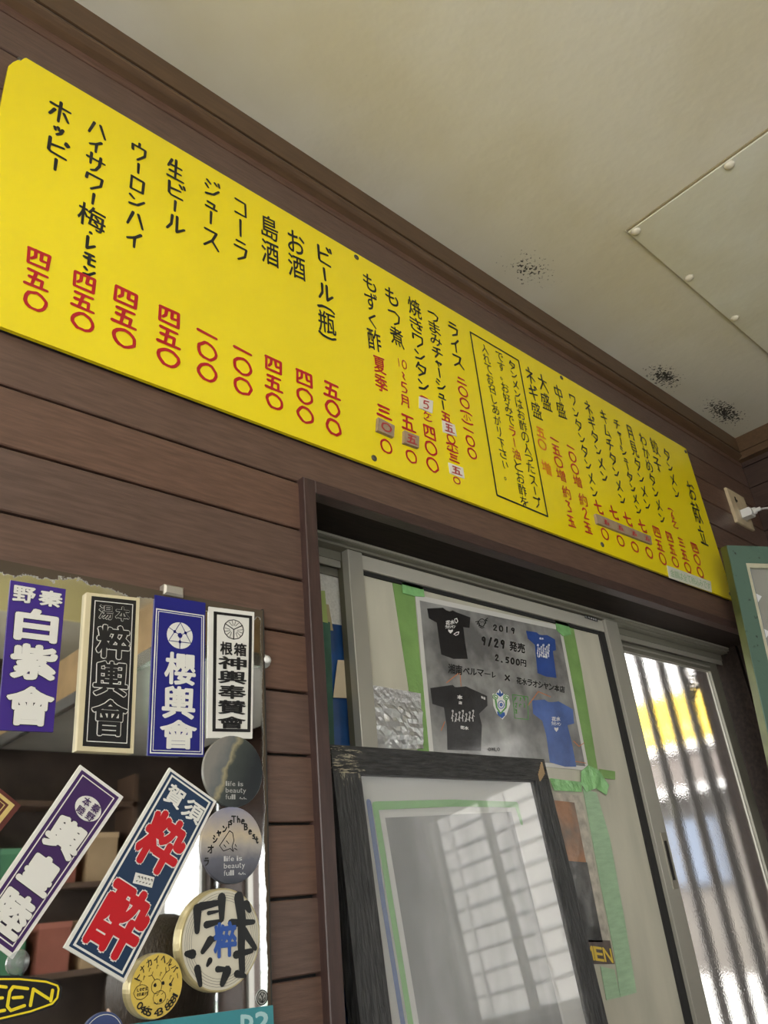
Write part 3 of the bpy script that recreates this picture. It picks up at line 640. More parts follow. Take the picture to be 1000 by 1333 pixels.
def worn_black(name, stretch, chip):
    m = bpy.data.materials.new(name); m.use_nodes = True; t = m.node_tree; L = t.links.new; b = t.nodes['Principled BSDF']; b.inputs['Roughness'].default_value = .5
    ge = t.nodes.new('ShaderNodeNewGeometry'); mp_ = t.nodes.new('ShaderNodeMapping'); mp_.inputs['Scale'].default_value = stretch; L(ge.outputs['Position'], mp_.inputs[0])
    n1 = t.nodes.new('ShaderNodeTexNoise'); n1.inputs['Scale'].default_value = 110; n1.inputs['Detail'].default_value = 8; L(mp_.outputs[0], n1.inputs['Vector'])
    n2 = t.nodes.new('ShaderNodeTexNoise'); n2.inputs['Scale'].default_value = 90; n2.inputs['Detail'].default_value = 6; n2.inputs['Roughness'].default_value = .8; L(mp_.outputs[0], n2.inputs['Vector'])
    r = t.nodes.new('ShaderNodeValToRGB'); r.color_ramp.elements[0].position = .35; r.color_ramp.elements[0].color = (.018, .018, .019, 1); r.color_ramp.elements[1].position = .7; r.color_ramp.elements[1].color = (.06, .06, .06, 1); L(n1.outputs[0], r.inputs[0])
    # chipped corner
    pc_ = W(*FR(.03, -.03)); vm = t.nodes.new('ShaderNodeVectorMath'); vm.operation = 'DISTANCE'; vm.inputs[1].default_value = pc_; L(ge.outputs['Position'], vm.inputs[0])
    ma = t.nodes.new('ShaderNodeMapRange'); ma.inputs['From Min'].default_value = .015; ma.inputs['From Max'].default_value = .045; ma.inputs['To Min'].default_value = .15; ma.inputs['To Max'].default_value = 0; L(vm.outputs['Value'], ma.inputs['Value'])
    ad = t.nodes.new('ShaderNodeMath'); ad.operation = 'ADD'; L(n2.outputs[0], ad.inputs[0]); L(ma.outputs[0], ad.inputs[1])
    sr = t.nodes.new('ShaderNodeMapRange'); sr.inputs['From Min'].default_value = chip; sr.inputs['From Max'].default_value = chip + .02; L(ad.outputs[0], sr.inputs['Value'])
    mx = t.nodes.new('ShaderNodeMix'); mx.data_type = 'RGBA'; L(sr.outputs[0], mx.inputs[0]); L(r.outputs[0], mx.inputs[6]); mx.inputs[7].default_value = (.42, .38, .28, 1); L(mx.outputs[2], b.inputs['Base Color'])
    bp = t.nodes.new('ShaderNodeBump'); bp.inputs['Strength'].default_value = .9; bp.inputs['Distance'].default_value = .004; L(n1.outputs[0], bp.inputs['Height']); L(bp.outputs[0], b.inputs['Normal'])
    return m
wbh = worn_black('worn_black_rail', (.35, 2, 2.2), .665); wbv = worn_black('worn_black_stile', (2.2, 2, .3), .70)
fbox(MB(), 0, FW, -BT, 0, -.028, 0).build('rail', wbh, bf); fbox(MB(), 0, FW, -FH, -FH + BT, -.028, 0).build('rail', wbh, bf)
fbox(MB(), 0, ix0, -FH + BT, -BT, -.028, 0).build('side_rail', wbv, bf); fbox(MB(), ix1, FW, -FH + BT, -BT, -.028, 0).build('side_rail', wbv, bf)
m = MB()
for i in range(6):   # cord stitches at the broken corner
    a = ix1 + .012 + i * .004; fbox(m, a, a + .0035, -.048 + i * .003, -.012 + i * .005 - .02, 0, .002)
m.build('corner_stitches', mat('rusty_stitch', (.35, .24, .13), .6), bf)
fbox(MB(), ix0 - .01, ix1 + .01, -FH + BT - .01, -BT + .01, -.024, -.016).build('backing', mat('white_mount', (.58, .58, .56), .7, noise=.05), bf)
def fquad(c): return lambda a, b: FR(a, b, c)
def fpoly(mb, pts, c): mb.add([FR(a, b, c) for a, b in pts], [tuple(range(len(pts)))])
t = MB(); fpoly(t, [(.108, -.108), (.125, -.60), (.50, -.60), (.478, -.108)][:4], -.0150); t.build('photo_border', mat('photo_white', (.64, .64, .62), .6), bf)
t = MB(); fpoly(t, [(.118, -.118), (.137, -.59), (.492, -.59), (.470, -.108)], -.0145); t.build('photo_print', mat('reflection_washed_photo', (.20, .205, .21), .5, col2=(.36, .365, .37), thr=(.35, .62), nscale=7, stretch=(2, 1, .7)), bf)  # pale grey carries the washing-out by reflections in the glass
t = MB()
ribbon(t, [(.098, -.102), (.104, -.25), (.112, -.42), (.122, -.62)], .012, fquad(-.0140)); ribbon(t, [(.098, -.098), (.30, -.092), (.492, -.094)], .013, fquad(-.0140)); ribbon(t, [(.490, -.094), (.494, -.13)], .01, fquad(-.0138))
t.build('green_tape', mat('frame_green_tape', (.22, .47, .18), .6), bf)
t = MB(); ribbon(t, [(.084, -.092), (.088, -.25), (.096, -.42), (.105, -.62)], .010, fquad(-.0140)); t.build('blue_tape', mat('frame_blue_tape', (.09, .15, .34), .6), bf)
fbox(MB(), ix0 - .005, ix1 + .005, -FH + BT - .005, -BT + .005, -.010, -.008).build('glass', thin_glass('picture_glass', (.98, .98, .98), .02, .10), bf)
# ledge below, out of sight, that carries the frame
lg = thing('low_bench', 'plain dark wooden bench under the black picture frame, below the view', 'bench', (P0[0] + .3, -.12, FLOOR))
bz = FR(0, -FH)[2]
bt_ = min(FR(0, -FH, -.028)[2], bz) - .0005
MB().box(P0[0] - .15, P0[0] + FW + .15, -.28, .0, bt_ - .03, bt_).build('seat', trimw, lg)
for x in (P0[0] - .12, P0[0] + FW + .07):
    for y in (-.26, -.06): MB().box(x, x + .05, y, y + .05, FLOOR, bt_ - .03).build('leg', trimv, lg)
# ================================================================ GREEN FRAME IN THE CORNER
az, L_ = math.radians(27), math.radians(7)
GP = at(946.6, 709.8, -.10); gh = Vector((math.cos(az), -math.sin(az), 0)); gn0 = Vector((-math.sin(az), -math.cos(az), 0))
gu = Vector((0, 0, 1)) * math.cos(L_) + gn0 * math.sin(L_); gn = gh.cross(gu) * 1.0
if gn.y > 0: gn = -gn
def GR(a, b, c=0): p = Vector(GP) + gh * a + gu * b + gn * c; return (p.x, p.y, p.z)
gf = thing('picture_frame', 'worn turquoise green frame hung across the room corner beside the menu', 'picture frame', GR(.35, -.75))
def gbox(mb, a0, a1, b0, b1, c0, c1):
    vs = [GR(a, b, c) for c in (c0, c1) for a, b in ((a0, b0), (a1, b0), (a1, b1), (a0, b1))]
    return mb.add(vs, [(0, 3, 2, 1), (4, 5, 6, 7), (0, 1, 5, 4), (1, 2, 6, 5), (2, 3, 7, 6), (3, 0, 4, 7)])
teal = mat('worn_teal_paint', (.02, .026, .02), .6, col2=(.085, .148, .112), thr=(.30, .36), nscale=48, bump=.15, bscale=80)
olive = mat('olive_edge_paint', (.075, .085, .02), .6, noise=.2, nscale=20)
GWd, GH, GB = .70, .78, .058
for a0, a1, b0, b1, nm in ((0, GWd, -GB, 0, 'rail'), (0, GWd, -GH, -GH + GB, 'rail'), (0, GB, -GH + GB, -GB, 'side_rail'), (GWd - GB, GWd, -GH + GB, -GB, 'side_rail')):
    gbox(MB(), a0, a1, b0, b1, -.012, 0).build(nm, teal, gf)
gbox(MB(), -.001, .003, -GH, .0, -.032, -.003).build('edge_strip', olive, gf)
gbox(MB(), .003, GWd, -.003, .0, -.03, -.012).build('top_edge', olive, gf)
crm = mat('cream_slip', (.52, .49, .36), .6, noise=.15, nscale=30)
for a0, a1, b0, b1 in ((GB, GWd - GB, -GB - .014, -GB), (GB, GB + .014, -GH + GB, -GB - .014)): gbox(MB(), a0, a1, b0, b1, -.014, -.003).build('slip', crm, gf)
gbox(MB(), GB + .014, GB + .018, -GH + GB, -GB - .014, -.013, -.006).build('blue_line', mat('blue_slip', (.03, .09, .22), .6), gf)
gbox(MB(), GB, GWd - GB, -GH + GB, -GB, -.024, -.018).build('mount', mat('grey_mount', (.36, .34, .31), .7, noise=.06), gf)
gbox(MB(), .155, GWd - .12, -.60, -.145, -.018, -.016).build('picture_print', mat('dark_print', (.045, .05, .045), .5, noise=.4, nscale=20), gf)
gbox(MB(), GB + .01, GWd - GB, -GH + GB, -GB - .01, -.012, -.010).build('glass', thin_glass('green_frame_glass', (.97, .98, .97), .03, .04), gf)
t = MB()
for b in (-.155, -.27, -.34):
    t.add([GR(GB + .016, b, -.0085), GR(GB + .040, b - .012, -.0085), GR(GB + .018, b - .034, -.0085)], [(0, 2, 1)])
t.build('clear_tape', mat('clear_tape_glint', (.75, .76, .78), .25, coat=.5), gf)
MB().tube([GR(GWd / 2, -.03, -.02), (GR(GWd / 2, -.03, -.02)[0] + .1, -.0, GP[2] + .10)], .002, 5).build('hanging_cord', mat('cord', (.4, .36, .3), .8), gf)
# ================================================================ MENU BOARD
YM = -.014
yel = mat('yellow_acrylic', (.86, .70, .004), .24, noise=.035, nscale=6, coat=.35)
mb_ = thing('menu_board', 'long yellow hand-lettered menu board screwed along the wall over the door', 'menu board', (1.39, YM, .8107))
TLc = at(32, 74, YM); BRc = at(956.3, 782, YM); x0m = .1735
mx0, mx1, mz0, mz1 = at(8, 100, YM)[0], (at(893, 584, YM)[0] + BRc[0]) / 2, BRc[2], TLc[2]
outl = [(mx0, mz0), (mx1 + .004, mz0), (mx1 - .003, mz1 - .003), (mx1 - .006, mz1), (TLc[0] + .003, mz1), (TLc[0], mz1 - .004)]
for a, b in ((27, 79), (23, 78), (17, 81), (11, 86)): q_ = at(a, b, YM); outl.append((q_[0], q_[2]))
m = MB(); m.slab([(x, YM, z) for x, z in outl], (0, .007, 0)); m.build('panel', yel, mb_)
MB().box(mx0 + .01, mx1 - .01, -.0068, -.0005, mz0 + .001, mz0 + .014).build('board_shadow_strip', mat('board_shadow_black', (.012, .01, .008), .6), mb_)  # black strip painted as the shadow line under the board
stl = mat('screw_steel', (.10, .09, .07), .4, metal=.5)
for px, py in ((464, 335), (487, 596.5), (731, 491.7), (784, 709), (892.5, 588), (950.5, 773.5)):
    c = at(px, py, YM); MB().lathe(c, (0, -1, 0), [(.0075, 0), (.0065, .002), (.002, .003)], 12).build('screw', stl, mb_, smooth=True)
c = at(28, 77, YM); MB().lathe((c[0], -.001, c[2] + .004), (0, -1, 0), [(.006, 0), (.006, .008), (.003, .011)], 10).build('screw', stl, mb_)
BLK, RED, ORG = MB(), MB(), MB()
mf = flat(YM - .0008)
VP = (1691.5, 1056.9)
def wof(px, py, wpx):
    s_ = (VP[1] - py) / (VP[0] - px); a = at(px - wpx / 2, py - s_ * wpx / 2, YM); b = at(px + wpx / 2, py + s_ * wpx / 2, YM); return b[0] - a[0]
def col(txt, xt, yt, xb, yb, wpx, mbs=None, wts=None, redset='', gap=.1, sw=None, ws=None, mpf=mf):
    """vertical column of signs; (xt,yt) centre of its top, (xb,yb) of its bottom"""
    a, b = at(xt, yt, YM), at(xb, yb, YM); n = len(txt); wts = wts or [1] * n; tot = sum(wts); acc = 0
    wd = wof((xt + xb) / 2, (yt + yb) / 2, wpx); s0 = sw or wd * (.14 if xt < 460 else .125 if xt < 600 else .12 if xt < 740 else .125)
    for i, ch in enumerate(txt):
        t0 = acc / tot; t1 = (acc + wts[i]) / tot; acc += wts[i]
        if ch == ' ': continue
        z0 = a[2] + (b[2] - a[2]) * t0; z1 = a[2] + (b[2] - a[2]) * t1; x = a[0] + (b[0] - a[0]) * (t0 + t1) / 2
        hgt = z0 - z1; g_ = gap * hgt / 2; w2 = wd / 2 * ((ws[i] if ws else 1))
        tgt = RED if ch in redset and redset else (mbs or BLK)
        u0, v0, u1, v1 = x - w2, -(z0 - g_), x + w2, -(z1 + g_)
        if ch in 'ー1・~': pass
        hand(tgt, ch, mpf, u0, v0, u1, v1, s0)
random.seed(11)
P = RED
col('ホッピー', 79.2, 131, 70.4, 224, 31, wts=[1.25, .75, 1.05, .75], ws=[1, .65, 1, 1]); col('四五〇', 51, 323.5, 45, 407, 33, P)
col('ハイサワー梅・レモン', 127.4, 157, 114.6, 361, 28, wts=[1.1, .8, 1.1, 1.05, .75, 1.25, .3, .75, .75, .5], ws=[1, .85, 1, 1, 1, 1.25, .6, .55, .6, .65]); col('四五〇', 110, 354.5, 107, 433, 32, P)
col('ウーロンハイ', 181, 185, 174.5, 323, 26, wts=[1.1, .7, 1, .75, 1.1, .85]); col('四五〇', 164, 373.6, 161, 455, 33, P)
col('生ビール', 228, 206.5, 228, 305, 25, wts=[1.3, 1, .75, 1.1]); col('四五〇', 220, 399, 219, 480, 31, P)
col('ジュース', 275.5, 234, 274, 325, 23, wts=[1.1, .7, .9, 1.3], ws=[1, .8, 1, 1]); col('一〇〇', 269.5, 427, 270, 499, 28, P, wts=[.65, 1.05, 1])
col('コーラ', 313, 256.5, 313, 340, 21); col('一〇〇', 315.5, 449, 316, 516, 26, P, wts=[.65, 1.05, 1])
col('島酒', 350.6, 281, 352, 347, 22); col('四五〇', 355.5, 464, 357.5, 535, 24, P)
col('お酒', 385, 301, 386.6, 364, 22); col('四〇〇', 395.5, 481, 397.7, 553, 23, P)
col('ビール(瓶)', 420, 318, 427, 447, 22, wts=[1.15, .8, 1, .4, 1.1, .4]); col('五〇〇', 431, 496.5, 435, 569, 23, P, ws=[1, .9, .9])
col('もずく酢', 480, 357, 488.3, 458, 17, wts=[1, 1.1, .9, 1.2]); col('夏季', 493, 464, 497, 511, 16, P); col('三', 499.4, 525, 500.5, 547, 22, P); col('〇', 502.5, 571, 503, 592, 17, P)
col('もつ煮', 508, 374, 518, 452, 17); col('1', 518, 465, 519.5, 479, 7, P); col('0', 525.5, 468, 527, 482, 9, P)
col('~5月', 524.5, 484, 528, 531, 13, P, wts=[.7, 1, 1]); col('五', 530, 538, 532.5, 563, 19, P); col('〇', 535, 585, 536, 604.5, 16, P)
col('焼きワンタン', 538, 388, 551.4, 510, 17, wts=[1.3, 1, 1, .75, 1, .8]); col('(', 552, 512, 552.5, 521, 15, P); col('ケ)', 556, 536, 557.5, 551.5, 11, P, wts=[1, .6]); col('四〇〇', 558, 552.5, 564, 616.5, 17, P)
col('つまみチャーシュー', 563, 404, 577.4, 535, 15, wts=[1, 1, 1, 1, .65, .9, .9, .7, .8], ws=[1, 1, 1, 1, .7, 1, 1, .7, 1])
col('五', 580, 536, 582, 551, 14, P); col('〇', 586.5, 565.5, 587.5, 578.5, 12, P); col('(小)', 588, 577, 589.5, 590, 15, P, wts=[.5, 1, .5]); col('三', 590, 590, 592, 603, 15, P); col('〇', 594, 620.5, 595, 631, 10, P)
col('ライス', 588.5, 419, 597, 480, 16); col('二〇〇(小)一〇〇', 599.6, 489, 615.7, 599, 14, P, wts=[.9, 1, 1, .4, .6, .4, .7, 1, 1], ws=[1, 1, 1, 1.1, .7, 1.1, 1, .9, .9])
col('入れてお召しあがり下さい。', 630, 448, 661.2, 628, 9.5); col('です。お好みでラー油とお酢を', 649.2, 458, 684, 662, 10, redset='ラー油')
col('タンメンはお酢の入ったスープ', 665.3, 469, 700.3, 662, 10, wts=[1, .8, 1, .8, 1, 1, 1, 1, 1, .6, 1, 1, .8, 1])
col('ネギ盛', 687.6, 477.5, 700.3, 546, 13); col('五〇', 703, 555, 706.5, 587, 12, ORG); col('増', 710.4, 600, 711.8, 618, 12, ORG)
col('大盛', 704.9, 487, 712.3, 535, 13); col('一五〇増', 721, 568, 731.5, 627, 12, P, wts=[.6, 1, 1, 1]); col('約3玉', 735.6, 632, 745.2, 688, 11, P)
col('中盛', 724.8, 500, 732, 545, 12); col('一〇〇増', 742, 578, 753, 635, 11, P, wts=[.6, 1, 1, 1]); col('約2玉', 757.2, 642, 766.8, 696, 11, P)
col('ワンタンタンメン', 743.5, 512, 775.3, 648.5, 10, wts=[1, .8, 1, .8, 1, .8, 1, .8]); col('七', 777.5, 650, 779.5, 669, 12, P); col('〇', 786.5, 687, 788.5, 704, 10.5, P)
col('ネギタンメン', 763.5, 521, 788, 628, 10.5, wts=[1.1, 1.1, 1, .8, 1, .8]); col('七', 797, 657.5, 800, 677, 12, P); col('〇', 806.5, 696, 809, 712.5, 10.5, P)
col('キムチタンメン', 783.5, 532.5, 811.4, 657.5, 10, wts=[1.1, 1, 1, 1, .8, 1, .8]); col('七', 815, 666, 818, 685, 11.5, P); col('〇', 825.5, 704.5, 827.5, 720, 10, P)
col('チャーシュータンメン', 801, 545, 832.3, 670, 9, wts=[1, .65, .8, .9, .6, .7, 1, .8, 1, .8], ws=[1, .7, 1, 1, .7, 1, 1, 1, 1, 1]); col('七', 834, 675.5, 837.5, 693.5, 11, P); col('〇', 844, 711.5, 846.5, 728, 10, P)
col('月見タンメン', 818, 552.5, 844, 664.5, 9.5, wts=[1.2, 1.2, 1, .8, 1, .8]); col('四五〇', 853, 684, 864.5, 736.5, 9.5, P)
col('わかめタンメン', 834.7, 564, 863.3, 682, 9, wts=[1, 1, 1, 1, .8, 1, .8]); col('四五〇', 869.5, 691, 881, 740, 9, P)
col('餃子', 850.5, 571, 857.4, 615, 10); col('(6ケ)', 871.5, 659, 881, 691, 7.5, P, wts=[.6, 1.2, .8, .6]); col('三五〇', 884.7, 698, 897.6, 747.5, 9, P)
col('タンメン', 866, 583, 882.3, 649.5, 9, wts=[1, .7, 1, .8]); col('四〇〇', 902, 705, 913.5, 753.5, 9, P)
col('お献立', 897, 626, 917.5, 711, 10.5, wts=[1, 1.1, 1])
# boxed note outline
bx_ = [at(px, py, YM) for px, py in ((612, 432.4), (674.9, 469.6), (712.8, 672.4), (646.8, 644.8))]
pts = [(p[0], -p[2]) for p in bx_]; ribbon(BLK, pts + [pts[0]], .0052, mf, 0)
redm = mat('marker_red', (.45, .006, .012), .4); orgm = mat('marker_orange', (.72, .16, .01), .4)
BLK.build('black_lettering', blk, mb_); RED.build('red_prices', redm, mb_); ORG.build('orange_prices', orgm, mb_)
# things stuck on the board
def chip(name, label, cat, px, th, m, sides=None, glyphs=(), wpx=14, parent=None):
    """a little plate standing proud of the board; px = its four front corners"""
    y = YM - th; c = [at(a, b, y) for a, b in px]
    t_ = thing(name, label, cat, ((c[3][0] + c[2][0]) / 2, y, min(c[2][2], c[3][2])))
    MB().slab([(p[0], p[1], p[2]) for p in c[::-1]], (0, th - .0002, 0)).build('card', m, t_)
    q_ = quad(c, -.0006); g_ = MB()
    for ch, u0, v0, u1, v1 in glyphs: hand(g_, ch, lambda u, v: q_(u, v), u0, v0, u1, v1, (.10 if len(glyphs) < 3 else .035), jit=.2)
    if glyphs: g_.build('red_sign', mat('red_on_card', (.42, .04, .04), .5), t_)
    return t_
card = mat('cardboard', (.33, .24, .15), .8, noise=.15, nscale=60, bump=.2, bscale=200); paperw = mat('taped_paper', (.75, .72, .62), .35, noise=.06, coat=.4)
chip('price_card', 'thick cardboard square with a red circle, under the summer item', 'card', [(493, 543), (514, 554), (513, 569), (492, 560)], .008, card, glyphs=[('〇', .15, .15, .85, .85)])
chip('price_card', 'thick cardboard square with red five, on the stewed offal price', 'card', [(527, 560), (546, 568), (545.5, 583), (526.5, 576)], .008, card, glyphs=[('五', .15, .12, .85, .88)])
chip('price_card', 'long narrow cardboard strip with four red fives across four noodle prices', 'card', [(776, 668.5), (847.5, 698), (849.5, 708.5), (778.5, 681)], .008, card, glyphs=[('五', .1 + i * .25, .2, .22 + i * .25, .85) for i in range(4)])
chip('price_slip', 'white paper slip with a red numeral five, below the fried wonton line', 'paper', [(546, 516), (564, 522), (563, 538), (546, 531)], .0018, paperw, glyphs=[('5', .15, .1, .85, .9)])
chip('price_slip', 'small taped paper with red five, upper one on the sliced pork line', 'paper', [(576, 547), (592, 553), (595, 568), (577, 562)], .0018, paperw, glyphs=[('五', .15, .1, .85, .9)])
chip('price_slip', 'small taped paper with red five, lowest slip on the sliced pork line', 'paper', [(584, 602), (603, 609), (605, 623), (586, 616)], .0018, paperw, glyphs=[('五', .15, .1, .85, .9)])
lc_ = [at(869, 736, YM - .002), at(925.5, 757, YM - .002), at(927, 771, YM - .002), at(871.5, 752, YM - .002)]
tl = thing('taped_notice', 'white paper strip with faint green writing taped on the menu bottom edge', 'paper', (lc_[3][0], YM, lc_[3][2]))
MB().slab(lc_[::-1], (0, .0015, 0)).build('paper', mat('notice_paper', (.66, .66, .56), .4, coat=.3), tl)
g_ = MB(); q_ = quad(lc_, -.0006)
for i, ch in enumerate('金額は全て税込みです'): glyph(g_, ch, q_, .04 + i * .094, .22, .13 + i * .094, .82, fit=True)
g_.build('green_writing', mat('green_ink', (.22, .40, .20), .6), tl)
# ================================================================ OUTLET
oc = [at(944.8, 634.8, -.008), at(968, 647, -.008), at(982, 690.8, -.008), at(959.8, 679.5, -.008)]
ox0, ox1, oz0, oz1 = (oc[0][0] + oc[3][0]) / 2, (oc[1][0] + oc[2][0]) / 2, (oc[2][2] + oc[3][2]) / 2, (oc[0][2] + oc[1][2]) / 2
ot = thing('wall_outlet', 'beige wall socket plate with plug, right of the yellow menu', 'outlet', ((ox0 + ox1) / 2, 0, oz0))
MB().box(ox0, ox1, -.011, 0, oz0, oz1, bev=.003).build('cover_plate', mat('aged_plastic', (.52, .42, .27), .45, noise=.12, nscale=40), ot)
xm = (ox0 + ox1) / 2; zm = (oz0 + oz1) / 2
MB().box(xm - .028, xm - .020, -.0125, -.0108, zm + .022, zm + .046).box(xm - .03, xm - .01, -.0125, -.0108, zm + .028, zm + .036).build('slots', black, ot)
MB().box(xm - .03, xm + .03, -.0125, -.0108, zm - .05, zm - .008, bev=.001).build('socket_insert', mat('socket_face', (.5, .44, .34), .4), ot)
pg = thing('power_plug', 'white plug with a cord in the wall socket by the corner', 'plug', (xm, -.05, zm - .03))
wp = mat('white_plastic', (.72, .72, .70), .3)
MB().box(xm - .02, xm + .02, -.05, -.0127, zm - .045, zm - .012, bev=.004).build('plug_body', wp, pg)
MB().lathe((xm, -.05, zm - .028), (.3, -1, .1), [(.015, 0), (.013, .012), (.008, .016), (.008, .03)], 12).build('strain_relief', wp, pg, smooth=True)
pth = []
p_a = Vector((xm + .01, -.075, zm - .026))
for k in range(14):
    s_ = k / 13; pth.append((p_a.x + .24 * s_, p_a.y - .05 * math.sin(s_ * 3), p_a.z + .02 * math.sin(s_ * 2.5) - .12 * s_ * s_))
MB().tube(pth, .0045, 6).build('cord', wp, pg, smooth=True)
# ================================================================ MIRROR
YR = -.010
mz1_, mx1_ = at(343, 795, YR)[2], at(347.5, 1060, YR)[0]
mi = thing('wall_mirror', 'old frameless wall mirror with corroded edge, covered with stickers', 'mirror', (0, YR, -.35))
MX0, MZ0 = -.35, -.38
def mirror_mat():
    m = bpy.data.materials.new('aged_mirror'); m.use_nodes = True; t = m.node_tree; L = t.links.new; b = t.nodes['Principled BSDF']
    b.inputs['Metallic'].default_value = 1; b.inputs['Roughness'].default_value = .025
    g = t.nodes.new('ShaderNodeNewGeometry'); sp = t.nodes.new('ShaderNodeSeparateXYZ'); L(g.outputs['Position'], sp.inputs[0])
    n = t.nodes.new('ShaderNodeTexNoise'); n.inputs['Scale'].default_value = 22; n.inputs['Detail'].default_value = 8; n.inputs['Roughness'].default_value = .7; L(g.outputs['Position'], n.inputs['Vector'])
    def edge(sock, lim, width):
        a = t.nodes.new('ShaderNodeMapRange'); a.inputs['From Min'].default_value = lim - width; a.inputs['From Max'].default_value = lim; L(sock, a.inputs['Value']); return a.outputs[0]
    ez = edge(sp.outputs['Z'], mz1_ * S + CZ, .045); ex = edge(sp.outputs['X'], mx1_ * S, .012)
    mxm = t.nodes.new('ShaderNodeMath'); mxm.operation = 'MAXIMUM'; L(ez, mxm.inputs[0]); L(ex, mxm.inputs[1])
    ad = t.nodes.new('ShaderNodeMath'); ad.operation = 'ADD'; L(mxm.outputs[0], ad.inputs[0]); L(n.outputs[0], ad.inputs[1])
    r = t.nodes.new('ShaderNodeMapRange'); r.inputs['From Min'].default_value = 1.24; r.inputs['From Max'].default_value = 1.28; L(ad.outputs[0], r.inputs['Value'])
    mx = t.nodes.new('ShaderNodeMix'); mx.data_type = 'RGBA'; L(r.outputs[0], mx.inputs[0]); mx.inputs[6].default_value = (.80, .81, .79, 1); mx.inputs[7].default_value = (.07, .05, .03, 1); L(mx.outputs[2], b.inputs['Base Color'])
    iv = t.nodes.new('ShaderNodeMath'); iv.operation = 'SUBTRACT'; iv.inputs[0].default_value = 1; L(r.outputs[0], iv.inputs[1]); L(iv.outputs[0], b.inputs['Metallic'])
    rr_ = t.nodes.new('ShaderNodeMapRange'); rr_.inputs['To Min'].default_value = .02; rr_.inputs['To Max'].default_value = .7; L(r.outputs[0], rr_.inputs['Value'])
    # hazy band under the corroded rim
    hz = t.nodes.new('ShaderNodeMapRange'); hz.inputs['From Min'].default_value = .9; hz.inputs['From Max'].default_value = 1.2; hz.inputs['To Max'].default_value = .10; L(ad.outputs[0], hz.inputs['Value'])
    s2 = t.nodes.new('ShaderNodeMath'); s2.operation = 'ADD'; L(rr_.outputs[0], s2.inputs[0]); L(hz.outputs[0], s2.inputs[1]); L(s2.outputs[0], b.inputs['Roughness'])
    return m
MB().box(MX0, mx1_, YR, -.001, MZ0, mz1_).build('mirror_glass', mirror_mat(), mi)
MB().box(mx1_, mx1_ + .003, YR + .001, -.001, MZ0, mz1_ + .003).build('edge_backing', mat('mirror_edge', (.03, .028, .024), .5), mi)
cp = at(225, 770, YR); MB().box(cp[0] - .016, cp[0] + .016, YR - .006, -.0, cp[2] - .008, cp[2] + .008, bev=.003).build('clip', mat('clip_steel', (.55, .52, .46), .3, metal=.6), mi)
kp = at(348, 859, -.01)
hk = MB().lathe((kp[0], 0, kp[2]), (0, -1, 0), [(.011, 0), (.011, .003), (.005, .004), (.005, .009), (.007, .011), (.003, .013)], 14).build('wall_hook', wp, None, smooth=True); tag(hk, 'tiny white hook on the planks right of the mirror', 'hook')
# --- stickers
Yk = YR
def sticker(name, label, px, base, th=.002, cat='sticker'):
    y = Yk - th; c = [at(a, b, y) for a, b in px]
    t_ = thing(name, label, cat, ((c[3][0] + c[2][0]) / 2, y, min(p[2] for p in c)))
    MB().slab([tuple(p) for p in c[::-1]], (0, th, 0)).build('base', base, t_)
    return t_, c
def layer(t_, mb2, m, name='lettering'): return mb2.build(name, m, t_)
stw = mat('sticker_white', (.74, .73, .68), .35); pur = mat('sticker_violet', (.045, .018, .22), .35); stb = mat('sticker_black', (.012, .012, .013), .35)
nav = mat('sticker_blue', (.012, .014, .19), .35); crv = mat('sticker_cream', (.64, .56, .36), .4); plum = mat('sticker_plum', (.05, .018, .10), .35)
nvy = mat('sticker_navy', (.012, .035, .085), .35); rds = mat('sticker_red', (.52, .008, .015), .35)
def fatglyph(t_, q, ch, box, fat, m, out=None, om=None, name='lettering'):
    if out:
        a = MB(); glyph(a, ch, q, *box, fat=fat + out, fit=True); a.build('outline', om, t_)
    q2 = lambda u, v: (lambda p: (p[0], p[1] - .0005, p[2]))(q(u, v))
    a = MB(); glyph(a, ch, q2, *box, fat=fat, fit=True); a.build(name, m, t_)
def c1(x, y): return (x / 2.703, 720 + y / 2.703)
def c2(x, y): return (x / 2.703, 980 + y / 2.703)
# violet
t_, c = sticker('name_sticker', 'violet paper sticker with three big white characters, at the top left', [c1(38, 95), c1(232, 127), c1(187, 630), c1(-8, 622)], pur)
q = quad(c, -.0005)
for ch, b in (('野', (.06, .035, .44, .145)), ('秦', (.52, .035, .94, .145)), ('白', (.16, .19, .88, .40)), ('紫', (.14, .44, .92, .66)), ('會', (.12, .72, .94, .96))):
    fatglyph(t_, q, ch, b, .036 if ch in '會野秦' else .052, stw, .018, stb)
# black with cream border
t_, c = sticker('name_sticker', 'black sticker with outlined characters and thick cream border, on the mirror', [c1(305, 138), c1(492, 158), c1(470, 705), c1(270, 695)], crv, .007)
q = quad(c, -.0005); a = MB(); qrect(a, q, .09, .022, .93, .972); layer(t_, a, stb, 'black_ground')
a = MB(); qframe(a, quad(c, -.0009), .15, .05, .87, .945, .014, .005); layer(t_, a, stw, 'inner_line')
q = quad(c, -.001)
for ch, b in (('湯', (.24, .08, .49, .17)), ('本', (.55, .08, .80, .17)), ('粹', (.24, .215, .82, .42)), ('輿', (.22, .45, .82, .66)), ('會', (.22, .69, .84, .90))):
    fatglyph(t_, q, ch, b, .022 if ch in '會輿湯' else .034, stb, .026, stw)
